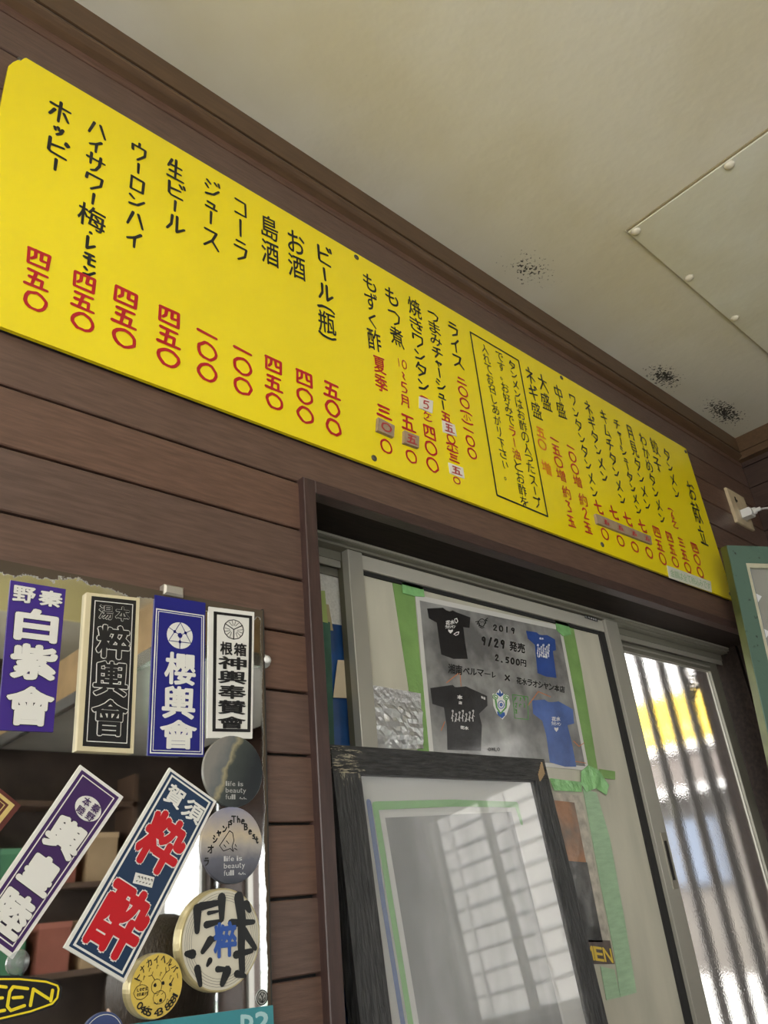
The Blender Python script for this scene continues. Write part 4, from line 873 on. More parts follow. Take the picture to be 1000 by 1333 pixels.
# blue
t_, c = sticker('name_sticker', 'royal blue sticker with white double border and round crest, on the mirror', [c1(545, 147), c1(723, 175), c1(718, 717), c1(520, 712)], nav)
q = quad(c, -.0005); a = MB(); qframe(a, q, .03, .09, .975, .988, .022, .007); qframe(a, q, .075, .105, .93, .972, .012, .004); layer(t_, a, stw, 'border_line')
a = MB(); a.add([q(.5 + .25 * math.cos(k * math.pi / 16), .25 + .088 * math.sin(k * math.pi / 16)) for k in range(32)], [tuple(range(31, -1, -1))]); layer(t_, a, stw, 'crest')
a = MB(); q2 = quad(c, -.001)
def cir(k, n_, r_=1, ph=-math.pi / 2): return (.5 + .25 * r_ * math.cos(ph + 2 * math.pi * k / n_), .25 + .088 * r_ * math.sin(ph + 2 * math.pi * k / n_))
def crib(mb2, q_, pts, w_):    # stroke in a stretched quad: keep width roughly even
    for p, r_ in zip(pts[:-1], pts[1:]):
        du, dv = r_[0] - p[0], (r_[1] - p[1]) * 2.8; l_ = math.hypot(du, dv) or 1; nx, ny = -dv / l_ * w_ / 2, du / l_ * w_ / 2 / 2.8
        mb2.add([q_(p[0] + nx, p[1] + ny), q_(r_[0] + nx, r_[1] + ny), q_(r_[0] - nx, r_[1] - ny), q_(p[0] - nx, p[1] - ny)], [(0, 1, 2, 3)])
tri = [cir(k, 3, .48, math.pi / 2) for k in range(3)]
for k in range(3): crib(a, q2, [cir(k, 3, 1, math.pi / 2), (.5, .25)], .012); crib(a, q2, [cir(k + .5, 3, .98, math.pi / 2), tri[k]], .012); crib(a, q2, [cir(k + .5, 3, .98, math.pi / 2), tri[(k + 1) % 3]], .012); a.add([q2(tri[k][0] + .03 * math.cos(j), tri[k][1] + .011 * math.sin(j)) for j in range(6)], [(5, 4, 3, 2, 1, 0)])
a.add([q2(.5 + .05 * math.cos(j), .25 + .018 * math.sin(j)) for j in range(6)], [(5, 4, 3, 2, 1, 0)])
layer(t_, a, nav, 'crest_lines')
for ch, b in (('櫻', (.24, .37, .80, .565)), ('輿', (.22, .585, .80, .775)), ('會', (.20, .79, .84, .955))): fatglyph(t_, q, ch, b, .03, stw)
# white
t_, c = sticker('name_sticker', 'narrow white sticker with black border line and small crest, rightmost', [c1(735, 188), c1(895, 208), c1(888, 652), c1(730, 650)], stw)
q = quad(c, -.0005); a = MB(); qframe(a, q, .10, .035, .95, .955, .07, .022)
for k in range(12): crib(a, q, [(.54 + .22 * math.cos(k * math.pi / 6), .165 + .08 * math.sin(k * math.pi / 6)), (.54 + .22 * math.cos((k + 1) * math.pi / 6), .165 + .08 * math.sin((k + 1) * math.pi / 6))], .02)
for k in range(3):
    an = -math.pi / 2 + math.pi / 3 + k * 2.0944
    crib(a, q, [(.54, .165), (.54 + .21 * math.cos(an), .165 + .077 * math.sin(an))], .022)
    for j in (-.6, -.2, .2, .6):
        am = an + 1.0472 + j; crib(a, q, [(.54 + .08 * math.cos(am - j * .3), .165 + .03 * math.sin(am - j * .3)), (.54 + .2 * math.cos(am), .165 + .072 * math.sin(am))], .012)
layer(t_, a, stb, 'border_and_crest')
for ch, b, f_ in (('根', (.25, .275, .51, .375), .03), ('箱', (.55, .275, .82, .375), .03), ('神', (.22, .39, .82, .485), .028), ('輿', (.22, .50, .82, .595), .028), ('奉', (.22, .61, .82, .71), .028), ('賛', (.22, .725, .82, .825), .028), ('會', (.22, .845, .82, .93), .028)):
    fatglyph(t_, q, ch, b, f_, stb)
# plum diagonal
t_, c = sticker('name_sticker', 'tilted plum purple sticker with heavy white characters, lower left', [c2(283, 42), c2(435, 155), c2(45, 725), c2(-107, 612)], stw)
q = quad(c, -.0005); a = MB(); qrect(a, q, .07, .02, .93, .98); layer(t_, a, plum, 'purple_ground')
a = MB(); qframe(a, quad(c, -.0008), .13, .04, .87, .96, .022, .006); layer(t_, a, stw, 'inner_line')
q = quad(c, -.001); a = MB(); a.add([q(.57 + .26 * math.cos(k * math.pi / 16), .18 + .068 * math.sin(k * math.pi / 16)) for k in range(32)], [tuple(range(31, -1, -1))]); layer(t_, a, stw, 'crest')
q3_ = quad(c, -.0013)
for ch, b in (('本', (.40, .13, .55, .18)), ('睦', (.40, .19, .55, .235)), ('秦', (.60, .13, .76, .18)), ('野', (.60, .19, .76, .235))): fatglyph(t_, q3_, ch, b, .02, plum)
for ch, b in (('輿', (.2, .29, .84, .47)), ('皇', (.2, .52, .82, .69)), ('睦', (.2, .74, .82, .93))): fatglyph(t_, q, ch, b, .055, stw, .02, stb)
# navy diagonal
t_, c = sticker('name_sticker', 'tilted navy sticker with two big red characters, lower middle', [c2(597, 52), c2(762, 170), c2(438, 810), c2(225, 685)], stw)
q = quad(c, -.0005); a = MB(); qrect(a, q, .045, .015, .955, .985); layer(t_, a, nvy, 'navy_ground')
a = MB(); qframe(a, quad(c, -.0008), .085, .026, .915, .974, .032, .010); layer(t_, a, stw, 'inner_line')
q = quad(c, -.001)
for ch, b in (('賀', (.16, .065, .47, .17)), ('須', (.54, .075, .88, .18))): fatglyph(t_, q, ch, b, .03, stw)
for ch, b in (('粋', (.17, .22, .85, .50)), ('酔', (.17, .62, .88, .93))): fatglyph(t_, q, ch, b, .042, rds, .022, stw)
a = MB(); qpoly(a, q, [(.36, .555), (.66, .525), (.70, .575), (.40, .605)]); layer(t_, a, stw, 'small_label')
a = MB()
for k in range(5): crib(a, q3_ if 0 else quad(c, -.0014), [(.42 + k * .05, .567 - k * .005), (.44 + k * .05, .56 - k * .005), (.455 + k * .05, .57 - k * .005)], .012); crib(a, quad(c, -.0014), [(.43 + k * .05, .590 - k * .005), (.45 + k * .05, .583 - k * .005)], .012)
layer(t_, a, stb, 'label_script')
# red-brown corner
t_, c = sticker('name_sticker', 'red brown sticker with gold border, cut off at the left edge', [(-27, 1004), (27.7, 1048.4), (-92, 1198), (-147, 1153)], mat('sticker_maroon', (.10, .022, .015), .4))
a = MB(); qframe(a, quad(c, -.0005), .10, .03, .90, .97, .09, .028); qframe(a, quad(c, -.0005), .24, .075, .76, .925, .02, .006); layer(t_, a, mat('sticker_gold', (.60, .45, .16), .4), 'gold_border')
# ---- outline-shaped maker sticker with yellow letters
yk = Yk - .002
op = [(-80, 1290), (-72, 1276), (-20, 1270), (25, 1270), (60, 1273.5), (75, 1277.5), (81, 1285), (79.5, 1300), (71, 1310), (40, 1321), (0, 1331), (-40, 1337), (-75, 1335), (-83, 1318)]
kc = [at(a_, b_, yk) for a_, b_ in op]
t_ = thing('logo_sticker', 'black oval sticker with yellow capital letters EEN visible, bottom left', 'sticker', kc[11])
MB().slab(kc[::-1], (0, .002, 0)).build('base', stb, t_)
a = MB(); mp = lambda u, v: at(u, v, yk - .0006)
inn = [(-76, 1291), (-68, 1280), (-20, 1274.5), (25, 1274.5), (60, 1278), (74.5, 1283), (76.5, 1288), (74.5, 1299), (68, 1306.5), (40, 1316.5), (0, 1326), (-40, 1332), (-72, 1330), (-78, 1316), (-76, 1291)]
ribbon(a, inn, 2.6, mp, 0)
for pts in ([(36, 1287), (17, 1284.5), (12.5, 1291), (9.5, 1310), (14, 1315.5), (32, 1309)], [(17, 1299), (29, 1298)], [(39.5, 1309), (43.5, 1287.5), (63, 1300)], [(66, 1303), (68.5, 1289)],
            [(8, 1285), (-8, 1283), (-14, 1290), (-16, 1312), (-8, 1318), (6, 1315)], [(-8, 1300), (3, 1299)], [(-58, 1288), (-60, 1322)], [(-34, 1286), (-56, 1304), (-32, 1320)]): ribbon(a, pts, 4.2, mp, 0)
a.build('yellow_lettering', mat('sticker_yellow', (.80, .64, .02), .4), t_)
# ---- round stickers
def disc(name, label, cx, cy, wpx, hpx, th, m, rim=None, group=None):
    y = Yk - th; l, r, tp, bt = at(cx - wpx / 2, cy, y), at(cx + wpx / 2, cy, y), at(cx, cy - hpx / 2, y), at(cx, cy + hpx / 2, y)
    c_ = at(cx, cy, y)
    # fit a round disc on the wall whose outline spans the measured width and height
    def ext(r_):
        ps = []
        for k in range(36):
            a_ = k * math.pi / 18; X, Z = c_[0] + r_ * math.cos(a_), c_[2] + r_ * math.sin(a_)
            v = (X, y + 1, Z); cm = [sum(A[i][j] * v[j] for j in range(3)) for i in range(3)]
            ps.append((cm[0] / cm[2] * F, cm[1] / cm[2] * F))
        return max(p[0] for p in ps) - min(p[0] for p in ps), max(p[1] for p in ps) - min(p[1] for p in ps)
    e = ext(.05); r_ = .05 * ((wpx / e[0]) * (hpx / e[1])) ** .5
    t_ = thing(name, label, 'sticker', (c_[0], y, c_[2] - r_))
    b = MB(); b.lathe((c_[0], Yk, c_[2]), (0, -1, 0), [(r_, 0), (r_, th * .7), (r_ * .985, th)], 48); b.build('disc', m, t_)
    mpd = lambda u, v, dy=0: (c_[0] + u * r_, y - .0006 - dy, c_[2] - v * r_)
    return t_, mpd
def photo(name, c0, c1_, sc_, thr):
    return mat(name, c0, .35, col2=c1_, thr=thr, nscale=sc_, stretch=(1, 1, 3))
def life(t_, mpd, col_):
    a = MB()
    for row, (s_, y0) in enumerate((('life is', .42), ('beauty', .60), ('full', .78))):
        x = -.28
        for ch in s_:
            if ch == ' ': x += .07; continue
            w_ = .05 if ch in 'lif' else (.065 if ch == 't' else .10); up = -.13 if ch in 'lfbt' else (-.12 if ch == 'i' else -.085); dn = .04 if ch == 'y' else 0
            glyph(a, ch, mpd, x, y0 + up, x + w_, y0 + dn, fat=.01, fit=True); x += w_ + .022
    for k in range(4): ribbon(a, [(.18 + k * .06, .76), (.21 + k * .06, .72 + .04 * (k % 2)), (.23 + k * .06, .78)], .015, mpd)
    a.build('lettering', col_, t_)
def grad(name, stops, diag=False, nz=.12):
    """printed photograph: colour runs across the disc along x+z"""
    m = bpy.data.materials.new(name); m.use_nodes = True; t = m.node_tree; L = t.links.new; b = t.nodes['Principled BSDF']; b.inputs['Roughness'].default_value = .3
    g = t.nodes.new('ShaderNodeTexCoord'); s_ = t.nodes.new('ShaderNodeSeparateXYZ'); L(g.outputs['Generated'], s_.inputs[0])
    n_ = t.nodes.new('ShaderNodeTexNoise'); n_.inputs['Scale'].default_value = 5; n_.inputs['Detail'].default_value = 6; L(g.outputs['Generated'], n_.inputs['Vector'])
    m1 = t.nodes.new('ShaderNodeMath'); m1.operation = 'MULTIPLY_ADD'; L(n_.outputs[0], m1.inputs[0]); m1.inputs[1].default_value = nz * 4
    if diag:
        d_ = t.nodes.new('ShaderNodeMath'); d_.operation = 'MULTIPLY_ADD'; L(s_.outputs['Z'], d_.inputs[0]); d_.inputs[1].default_value = -.45; L(s_.outputs['X'], d_.inputs[2]); a_ = t.nodes.new('ShaderNodeMath'); a_.operation = 'ADD'; L(d_.outputs[0], a_.inputs[0]); a_.inputs[1].default_value = .2; L(a_.outputs[0], m1.inputs[2])
    else: L(s_.outputs['Z'], m1.inputs[2])
    sb = t.nodes.new('ShaderNodeMath'); sb.operation = 'SUBTRACT'; L(m1.outputs[0], sb.inputs[0]); sb.inputs[1].default_value = nz * 2
    r = t.nodes.new('ShaderNodeValToRGB'); L(sb.outputs[0], r.inputs[0]); e = r.color_ramp.elements
    e[0].position, e[0].color = stops[0][0], (*stops[0][1], 1); e[1].position, e[1].color = stops[-1][0], (*stops[-1][1], 1)
    for p_, c_ in stops[1:-1]: x = e.new(p_); x.color = (*c_, 1)
    L(r.outputs[0], b.inputs['Base Color']); return m
t_, mpd = disc('round_sticker', 'round dark wave photo sticker with faint white words, upper right', 304.5, 1003.5, 78, 93, .003, grad('wave_photo', [(.1, (.22, .21, .19)), (.28, (.13, .14, .14)), (.34, (.32, .28, .17)), (.42, (.05, .06, .055)), (.8, (.018, .022, .025))], True, .07))
life(t_, mpd, mat('faint_print', (.42, .42, .40), .5))
t_, mpd = disc('round_sticker', 'round pale sky and sea sticker with black handwriting, below the dark wave one', 302.6, 1099.5, 82, 99, .003, grad('sea_photo', [(.0, (.035, .04, .055)), (.3, (.12, .12, .15)), (.5, (.36, .33, .30)), (.62, (.50, .42, .30)), (1, (.22, .23, .33))], False, .06))
life(t_, mpd, mat('faint_print2', (.55, .55, .55), .5))
a = MB()
txt = list('ラオシャンisTheBest'); pos = [(-.82, .40), (-.70, .10), (-.56, -.16), (-.44, -.32), (-.26, -.42), (-.13, -.52), (-.06, -.60), (.04, -.66), (.20, -.66), (.34, -.62), (.44, -.46), (.58, -.34), (.70, -.22), (.80, -.10)]
for ch, (u, v) in zip(['ラ', 'オ', 'シ', 'ャ', 'ン', 'i', 's', 'T', 'h', 'e', 'B', 'e', 's', 't'], pos):
    h_ = .10
    if ch in STROKES: hand(a, ch, mpd, u - h_ * .8, v - h_, u + h_ * .8, v + h_, .038, jit=.1)
    else: glyph(a, ch, mpd, u - h_ * .9, v - h_, u + h_ * .9, v + h_, fat=.045, fit=True)
ribbon(a, [(-.42, .02), (-.1, -.36), (0, -.30), (.04, -.1), (-.02, .05), (.02, .18), (-.08, .10), (-.3, .16), (-.42, .02)], .02, mpd)
for pts in ([(.08, .0), (.12, .06)], [(.06, .1), (.14, .14)], [(-.28, .0), (-.22, .06)], [(-.2, -.1), (-.12, -.02)]): ribbon(a, pts, .02, mpd)
a.build('handwriting', blk, t_)
gold = mat('gold_rim', (.50, .42, .22), .35, metal=.4)
t_, mpd = disc('round_sticker', 'large round cream sticker with black brush characters and gold rim', 288.6, 1222, 105, 136, .010, gold)
a = MB(); a.add([mpd(.955 * math.cos(k * math.pi / 24), .955 * math.sin(k * math.pi / 24)) for k in range(48)], [tuple(range(47, -1, -1))]); a.build('cream_face', mat('badge_cream', (.62, .58, .47), .4), t_)
a = MB(); md = lambda u, v: mpd(u, v, .0005)
for r_ in (.90, .85, .80, .75): ribbon(a, [(r_ * math.cos(k * math.pi / 20), r_ * math.sin(k * math.pi / 20)) for k in range(41)], .007, md, 0)
a.build('ring_lines', mat('ring_grey', (.12, .12, .12), .5), t_)
a = MB(); md2 = lambda u, v: mpd(u, v, .001)
for pts, w_ in (([(-.62, -.62), (-.62, -.20)], .17), ([(-.55, -.66), (.0, -.72)], .14), ([(-.02, -.80), (-.02, -.38)], .17), ([(-.40, -.30), (-.05, -.34)], .12), ([(-.35, -.52), (-.12, -.54)], .07),
                ([(.42, -.78), (.50, -.3), (.48, .2), (.50, .66)], .20), ([(.22, -.28), (.8, -.26)], .14), ([(.55, -.1), (.84, .26)], .15), ([(.62, -.62), (.70, -.50)], .16), ([(.34, .34), (.75, .30)], .13), ([(.36, .70), (.56, .76)], .12),
                ([(-.72, .22), (-.86, .20)], .15), ([(-.30, .0), (-.48, .20)], .14), ([(-.10, -.06), (-.34, .04)], .10), ([(.12, .62), (.0, .84)], .17), ([(-.12, .56), (.18, .60)], .10), ([(-.60, .50), (-.52, .80)], .13), ([(-.30, .38), (-.36, .46)], .10)):
    ribbon(a, pts, w_, md2, .5)
a.build('brush_characters', stb, t_)
a = MB(); glyph(a, '粹', lambda u, v: mpd(u, v, .0016), -.20, -.30, .34, .34, fat=.04, fit=True); a.build('blue_character', mat('badge_blue', (.03, .09, .36), .4), t_)
t_, mpd = disc('round_sticker', 'small round yellow sticker with reindeer doodle and phone number', 204, 1283, 72, 84, .010, gold)
ylw = mat('badge_yellow', (.66, .48, .09), .4)
a = MB(); a.add([mpd(.97 * math.cos(k * math.pi / 24), .97 * math.sin(k * math.pi / 24)) for k in range(48)], [tuple(range(47, -1, -1))]); a.build('yellow_face', ylw, t_)
a = MB(); md = lambda u, v: mpd(u, v, .0006)
def arc(txt, r_, a0, a1, h_, out=True, strokes=False):
    for i, ch in enumerate(txt):
        if ch == ' ': continue
        an = a0 + (a1 - a0) * i / (len(txt) - 1); ca, sa = math.cos(an), math.sin(an)
        def mm(u, v):
            x, y_ = (u - .5) * h_ * .85, (v - .5) * h_
            if out: return md(r_ * ca - x * sa * 1.0 - y_ * -ca * -1 * -1 if 0 else r_ * ca + (-sa) * x + (-ca) * y_, r_ * sa + ca * x + (-sa) * y_)
            return md(r_ * ca + sa * x + ca * y_, r_ * sa - ca * x + sa * y_)
        if ch == 'ー': ribbon(a, [(.1, .5), (.9, .5)], .12, mm)
        else: glyph(a, ch, mm, .3 if ch == '1' else 0, 0, .7 if ch == '1' else 1, 1, fat=.03, fit=True)
arc('トナカイヘルパー', .80, math.radians(205), math.radians(345), .22)
arc('0465 43 8881', .80, math.radians(140), math.radians(28), .22, out=False)
for ch, u, v in zip("Let's", (-.74, -.65, -.56, -.50, -.44), (-.0,) * 5): (glyph(a, ch, md, u, v, u + (.03 if ch == "'" else .07), v + (.04 if ch == "'" else .09), fat=.03, fit=True))
for ch, u in zip('enjoy!', (-.74, -.66, -.58, -.53, -.45, -.38)): glyph(a, ch, md, u, .14, u + (.02 if ch == '!' else .06), .23, fat=.03, fit=True)
ribbon(a, [(-.60 + .27 * math.cos(k * .5236) + .02 * (k % 2), .12 + .22 * math.sin(k * .5236)) for k in range(13)], .018, md)
ribbon(a, [(-.02 + .20 * math.cos(k * .5236), .02 + .22 * math.sin(k * .5236)) for k in range(13)], .018, md); ribbon(a, [(.10 + .24 * math.cos(k * .5236), .36 + .20 * math.sin(k * .5236)) for k in range(13)], .018, md)
for u, v in ((-.08, -.02), (.22, -.05), (.15, .46)): ribbon(a, [(u, v), (u + .01, v + .01)], .11, md)
for pts in ([(-.10, -.18), (-.22, -.34), (-.34, -.32)], [(-.22, -.34), (-.18, -.44)], [(.16, -.16), (.32, -.36), (.30, -.52)], [(.32, -.36), (.46, -.42), (.42, -.54)], [(0, .3), (.06, .26)], [(.18, .28), (.24, .24)], [(-.1, .5), (.02, .56), (.06, .50)]): ribbon(a, pts, .02, md)
for u, v in ((-.30, -.52), (-.02, -.58), (.12, -.34), (-.50, -.30), (.50, -.20), (-.62, -.16), (.52, .18), (-.30, .62), (.40, .50)): ribbon(a, [(u - .03, v + .06), (u, v - .05), (u + .04, v - .02)], .016, md)
ribbon(a, [(.52, .0), (.62, -.16)], .03, md); ribbon(a, [(.50, .02), (.53, .05)], .09, md)
a.build('black_print', blk, t_)
# small emblem, blue disc, suction cup, teal strip
t_, mpd = disc('round_sticker', 'tiny round black line emblem at the right mirror edge', 341, 1298.5, 16, 20, .001, mat('emblem_ground', (.45, .45, .43), .4))
a = MB()
for r_, w_ in ((.92, .14), (.62, .12)): ribbon(a, [(r_ * math.cos(k * math.pi / 8), r_ * math.sin(k * math.pi / 8)) for k in range(17)], w_, mpd)
for pts in ([(-.3, -.5), (0, 0), (.3, -.5)], [(0, 0), (0, .7)], [(-.4, .1), (-.1, .5)], [(.4, .1), (.1, .5)]): ribbon(a, pts, .14, mpd)
a.build('black_lines', blk, t_)
t_, mpd = disc('round_sticker', 'dull blue round sticker cut off by the bottom edge of the view', 133, 1353, 68, 64, .003, mat('dull_blue', (.045, .07, .19), .4))
a = MB(); ribbon(a, [(.9 * math.cos(k * math.pi / 16), .9 * math.sin(k * math.pi / 16)) for k in range(33)], .03, mpd); a.build('rim_line', stw, t_)
sc_ = at(23, 1253, Yk)
cup = MB().lathe((sc_[0], Yk, sc_[2]), (0, -1, 0), [(.013, 0), (.011, .003), (.005, .007), (.005, .012), (.006, .015)], 18).build('suction_cup', thin_glass('clear_rubber', (.85, .88, .9), .05, .15), None, smooth=True); tag(cup, 'clear suction cup on the mirror below the plum sticker', 'hook')
ty = Yk - .002
tcn = [at(150, 1336, ty), at(355.5, 1308.5, ty), at(357, 1345, ty), at(150, 1372, ty)]
t_ = thing('teal_sign_strip', 'teal plastic strip with pale lettering across the mirror bottom corner', 'sign', tcn[3])
MB().slab(tcn[::-1], (0, .0018, 0)).build('strip', mat('teal_strip', (.05, .26, .30), .4), t_)
a = MB(); q = lambda u, v: at(u, v, ty - .0008)
glyph(a, 'p', q, 314, 1322, 329, 1346, fat=.06, fit=True); glyph(a, '2', q, 333, 1318, 350, 1341, fat=.06, fit=True); a.build('lettering', mat('teal_print', (.40, .62, .64), .5), t_)
# ================================================================ OUTSIDE, BEYOND THE DOOR GLASS
gr = st(MB().box(-9, 12, .28, 12, FLOOR - .25, FLOOR - .05).build('ground_outside', mat('asphalt', (.36, .35, .33), .9, noise=.1)))
rail_m = mat('bar_paint', (.06, .052, .046), .6)
wg = thing('window_bars', 'row of upright square bars outside the pebbled door glass', 'bars', (2.6, .30, FLOOR - .05))
yb = .30
for a_, b_ in ((825.8, 836.2), (852.3, 863.5), (877.8, 890.3), (902.5, 913.0)):
    xa_, xb_ = at(a_, 856, yb)[0], at(b_, 858, yb)[0]
    MB().box(xa_, xb_, yb, yb + .008, FLOOR - .05, 1.1).build('bar', rail_m, wg)
MB().box(2.96, 3.03, yb, yb + .008, FLOOR - .05, 1.1).build('bar', rail_m, wg)
MB().box(2.22, 2.29, yb, yb + .008, FLOOR - .05, 1.1).build('bar', rail_m, wg)
MB().box(2.1, 3.1, yb + .04, yb + .06, 1.02, 1.08).build('cross_rail', rail_m, wg)
MB().box(2.1, 3.1, yb + .04, yb + .06, -1.1, -1.04).build('cross_rail', rail_m, wg)
nb = thing('shop_building', 'neighbouring shop wall with broad yellow sign band seen through pebbled glass', 'building', (4.2, 3, FLOOR - .05))
X0 = 4.0
MB().box(X0 + .1, X0 + .4, .5, 9, .865, 3.2).build('upper_wall', mat('pale_upper_wall', (.34, .34, .35), .8, noise=.1), nb)
MB().box(X0, X0 + .1, .5, 9, .61, .865).build('sign_band', mat('yellow_sign', (.50, .33, .006), .5, col2=(.44, .29, .02)), nb)
MB().box(X0 - .01, X0 + .1, .5, 9, .58, .61).build('sign_edge', mat('white_edge', (.42, .42, .42), .5), nb)
MB().box(X0 + .02, X0 + .4, .5, 9, .40, .58).build('canopy', mat('brown_fascia', (.055, .045, .04), .7), nb)
MB().box(X0 - .0, X0 + .1, .5, 9, .375, .40).build('canopy_edge', MATS['white_edge'], nb)
MB().box(X0 + .12, X0 + .4, .5, 9, -.45, .375).build('shopfront', mat('dim_shopfront', (.034, .029, .025), .7, col2=(.052, .046, .038), nscale=3), nb)
MB().box(X0 + .08, X0 + .4, .5, 9, FLOOR - .05, -.45).build('base_wall', mat('white_base', (.26, .26, .255), .7), nb)
MB().box(X0 + .09, X0 + .12, 1.0, 1.3, -.05, .25).build('blue_notice', mat('blue_notice', (.045, .06, .09), .6), nb)
for k in range(5):   # dark brush strokes of the sign's characters
    MB().box(X0 - .004, X0, .75 + k * .22, .84 + k * .22, .68, .70).build('sign_letter_bar', mat('sign_grey', (.35, .30, .16), .6), nb)
pt = thing('hanging_plant', 'small spiky plant silhouette hanging between the outer bars', 'plant', at(903, 905, .27))
c0 = at(907, 872, .27); m = MB(); m.tube([at(905, 868, .27), at(908, 890, .272), at(903, 912, .27)], .006, 5)
for k in range(8):
    a_ = at(905 + (k % 2) * 1.5, 872 + k * 5, .27); m.slab([(a_[0], a_[1], a_[2] - .006), (a_[0] - .045, a_[1], a_[2] + .004), (a_[0], a_[1], a_[2] + .008)], (0, .003, 0))
m.build('leaves', mat('dark_leaf', (.03, .035, .02), .6), pt)
# ================================================================ STREET SIDE (seen in the mirror and the picture glass)
st(MB().box(-12, 16, -14, YB - .15, FLOOR - .25, FLOOR - .05).box(XR + .15, 16, YB - .15, .28, FLOOR - .25, FLOOR - .05).build('ground_street', MATS['asphalt']))
fb = thing('street_building', 'pale building with shutter lines reflected at the right of the mirror', 'building', (3, -9, FLOOR - .05))
MB().box(-6, 15, -9.4, -9, FLOOR - .05, 3.6).build('wall', mat('street_wall', (.60, .61, .62), .8, noise=.06), fb)
for k in range(14): MB().box(1.5, 9, -9.0, -8.97, -.9 + k * .26, -.88 + k * .26).build('shutter_line', mat('shutter_shadow', (.34, .35, .37), .7), fb)
MB().box(2.5, 14, -9.0, -8.6, -1.5, -1.1).build('green_awning', mat('green_awning', (.16, .42, .16), .6), fb)
for x in (2.2, 4.6, 7.0): MB().box(x, x + .9, -8.98, -8.95, 1.6, 2.6).build('window', mat('far_glass', (.12, .16, .22), .2), fb)
f2 = thing('apartment_building', 'grey tiled building reflected in the black picture frame glass', 'building', (9, -3, FLOOR - .05))
MB().box(9, 9.4, -8.5, 5.5, FLOOR - .05, 3.4).build('wall', mat('tile_wall', (.58, .57, .56), .8, noise=.06), f2)
for k in range(14): MB().box(8.97, 9, -8.5, 5.5, -.3 + k * .26, -.27 + k * .26).build('tile_line', MATS['shutter_shadow'], f2)
for k in range(9): MB().box(8.96, 9, -8.2 + k * 1.1, -8.13 + k * 1.1, -.3, 3.2).build('pilaster', mat('pilaster', (.42, .41, .40), .7), f2)
MB().box(8.9, 9, -8.5, 3, -.75, -.35).build('sign_band', mat('green_sign', (.20, .30, .26), .6), f2)
aw = thing('added_sun_awning', 'unseen canvas awning added to keep direct sun out of the street windows', 'awning', (XL - .9, -3, 1.3))  # added sun blocker, unseen, shades the left and front openings
MB().box(XL - 2.0, XL - .15, -6.2, .3, 1.30, 1.34).build('side_canopy', mat('awning_canvas', (.45, .43, .38), .8), aw)
MB().box(XL - .15, XR + .1, -5.2, YB - .15, 1.30, 1.34).build('front_canopy', MATS['awning_canvas'], aw)
for x, y in ((XL - 1.95, -6.15), (XL - 1.95, .2), (XR, -5.15)): MB().box(x, x + .05, y, y + .05, FLOOR - .05, 1.30).build('post', MATS['bar_paint'], aw)
# window frames and panes of the street side
wfm = mat('window_frame_metal', (.30, .29, .27), .4, metal=.4)
for i, (y0, y1, z0, z1) in enumerate(RW):
    wn = struct('window_%d' % (i + 1), (XR + .06, (y0 + y1) / 2, z0))
    MB().box(XR + .04, XR + .08, y0, y1, z0, z0 + .03).build('frame_rail', wfm, wn); MB().box(XR + .04, XR + .08, y0, y1, z1 - .03, z1).build('frame_rail', wfm, wn)
    for yy in (y0, (y0 + y1) / 2 - .015, y1 - .03): MB().box(XR + .04, XR + .08, yy, yy + .03, z0, z1).build('frame_stile', wfm, wn)
for i, (x0, x1, z0, z1) in enumerate(BW):
    wn = struct('window_%d' % (i + 3), ((x0 + x1) / 2, YB - .08, z0))
    for zz in (z0, z1 - .03): MB().box(x0, x1, YB - .1, YB - .06, zz, zz + .03).build('frame_rail', wfm, wn)
    n_ = 2 if i == 0 else 4
    for k in range(n_ + 1):
        xx = x0 + (x1 - x0 - .03) * k / n_; MB().box(xx, xx + .03, YB - .1, YB - .06, z0, z1).build('frame_stile', wfm, wn)
portal(W(XL - .02, -2.2, .47), (0, math.radians(-90), 0), 1.55 * S, 3.3 * S)
for y0, y1, z0, z1 in RW: portal(W(XR + .13, (y0 + y1) / 2, (z0 + z1) / 2), (0, math.radians(90), 0), (z1 - z0) * S, (y1 - y0) * S)
for x0, x1, z0, z1 in BW: portal(W((x0 + x1) / 2, YB - .13, (z0 + z1) / 2), (math.radians(90), 0, 0), (x1 - x0) * S, (z1 - z0) * S)
# ================================================================ INSIDE THE ROOM BEHIND THE CAMERA (reflected only)
hd_ = thing('range_hood', 'tan range hood with steel lip reflected behind the violet and black stickers', 'hood', (1.6, -2.6, .8))
MB().box(1.5, 2.75, -4.1, -1.9, 1.06, 1.30).build('canopy', mat('tan_hood', (.34, .23, .12), .35, metal=.2, noise=.2), hd_)
MB().box(1.47, 1.5, -4.1, -1.88, 1.0, 1.06).box(1.5, 2.75, -1.9, -1.87, 1.0, 1.06).build('steel_lip', mat('steel_lip', (.35, .35, .34), .25, metal=.8), hd_)
MB().box(1.5, 2.75, -4.1, -1.9, 1.045, 1.06).build('underside', mat('hood_underside', (.45, .44, .40), .3, metal=.3, noise=.1), hd_)
for x, y in ((1.6, -2.0), (2.6, -2.0), (1.6, -4.0), (2.6, -4.0)): MB().box(x, x + .02, y, y + .02, 1.3, CEIL).build('hanger', MATS['steel_lip'], hd_)
hb = thing('hanging_board', 'cream board with thin marks hanging at the top left of the mirror reflection', 'board', (1.05, -2.2, 1.22))
MB().box(.74, 1.36, -2.215, -2.2, 1.2, 1.56).build('board', mat('cream_board', (.72, .66, .36), .6, noise=.06), hb)
MB().box(1.02, 1.03, -2.2, -2.197, 1.2, 1.56).build('joint_strip', mat('board_joint', (.30, .28, .20), .6), hb)
for k_ in range(4): MB().tube([(.80 + k_ * .15, -2.198, 1.50 - .02 * k_), (.87 + k_ * .15, -2.198, 1.40 - .03 * k_)], .002, 5).build('drawn_line', MATS['board_joint'], hb)
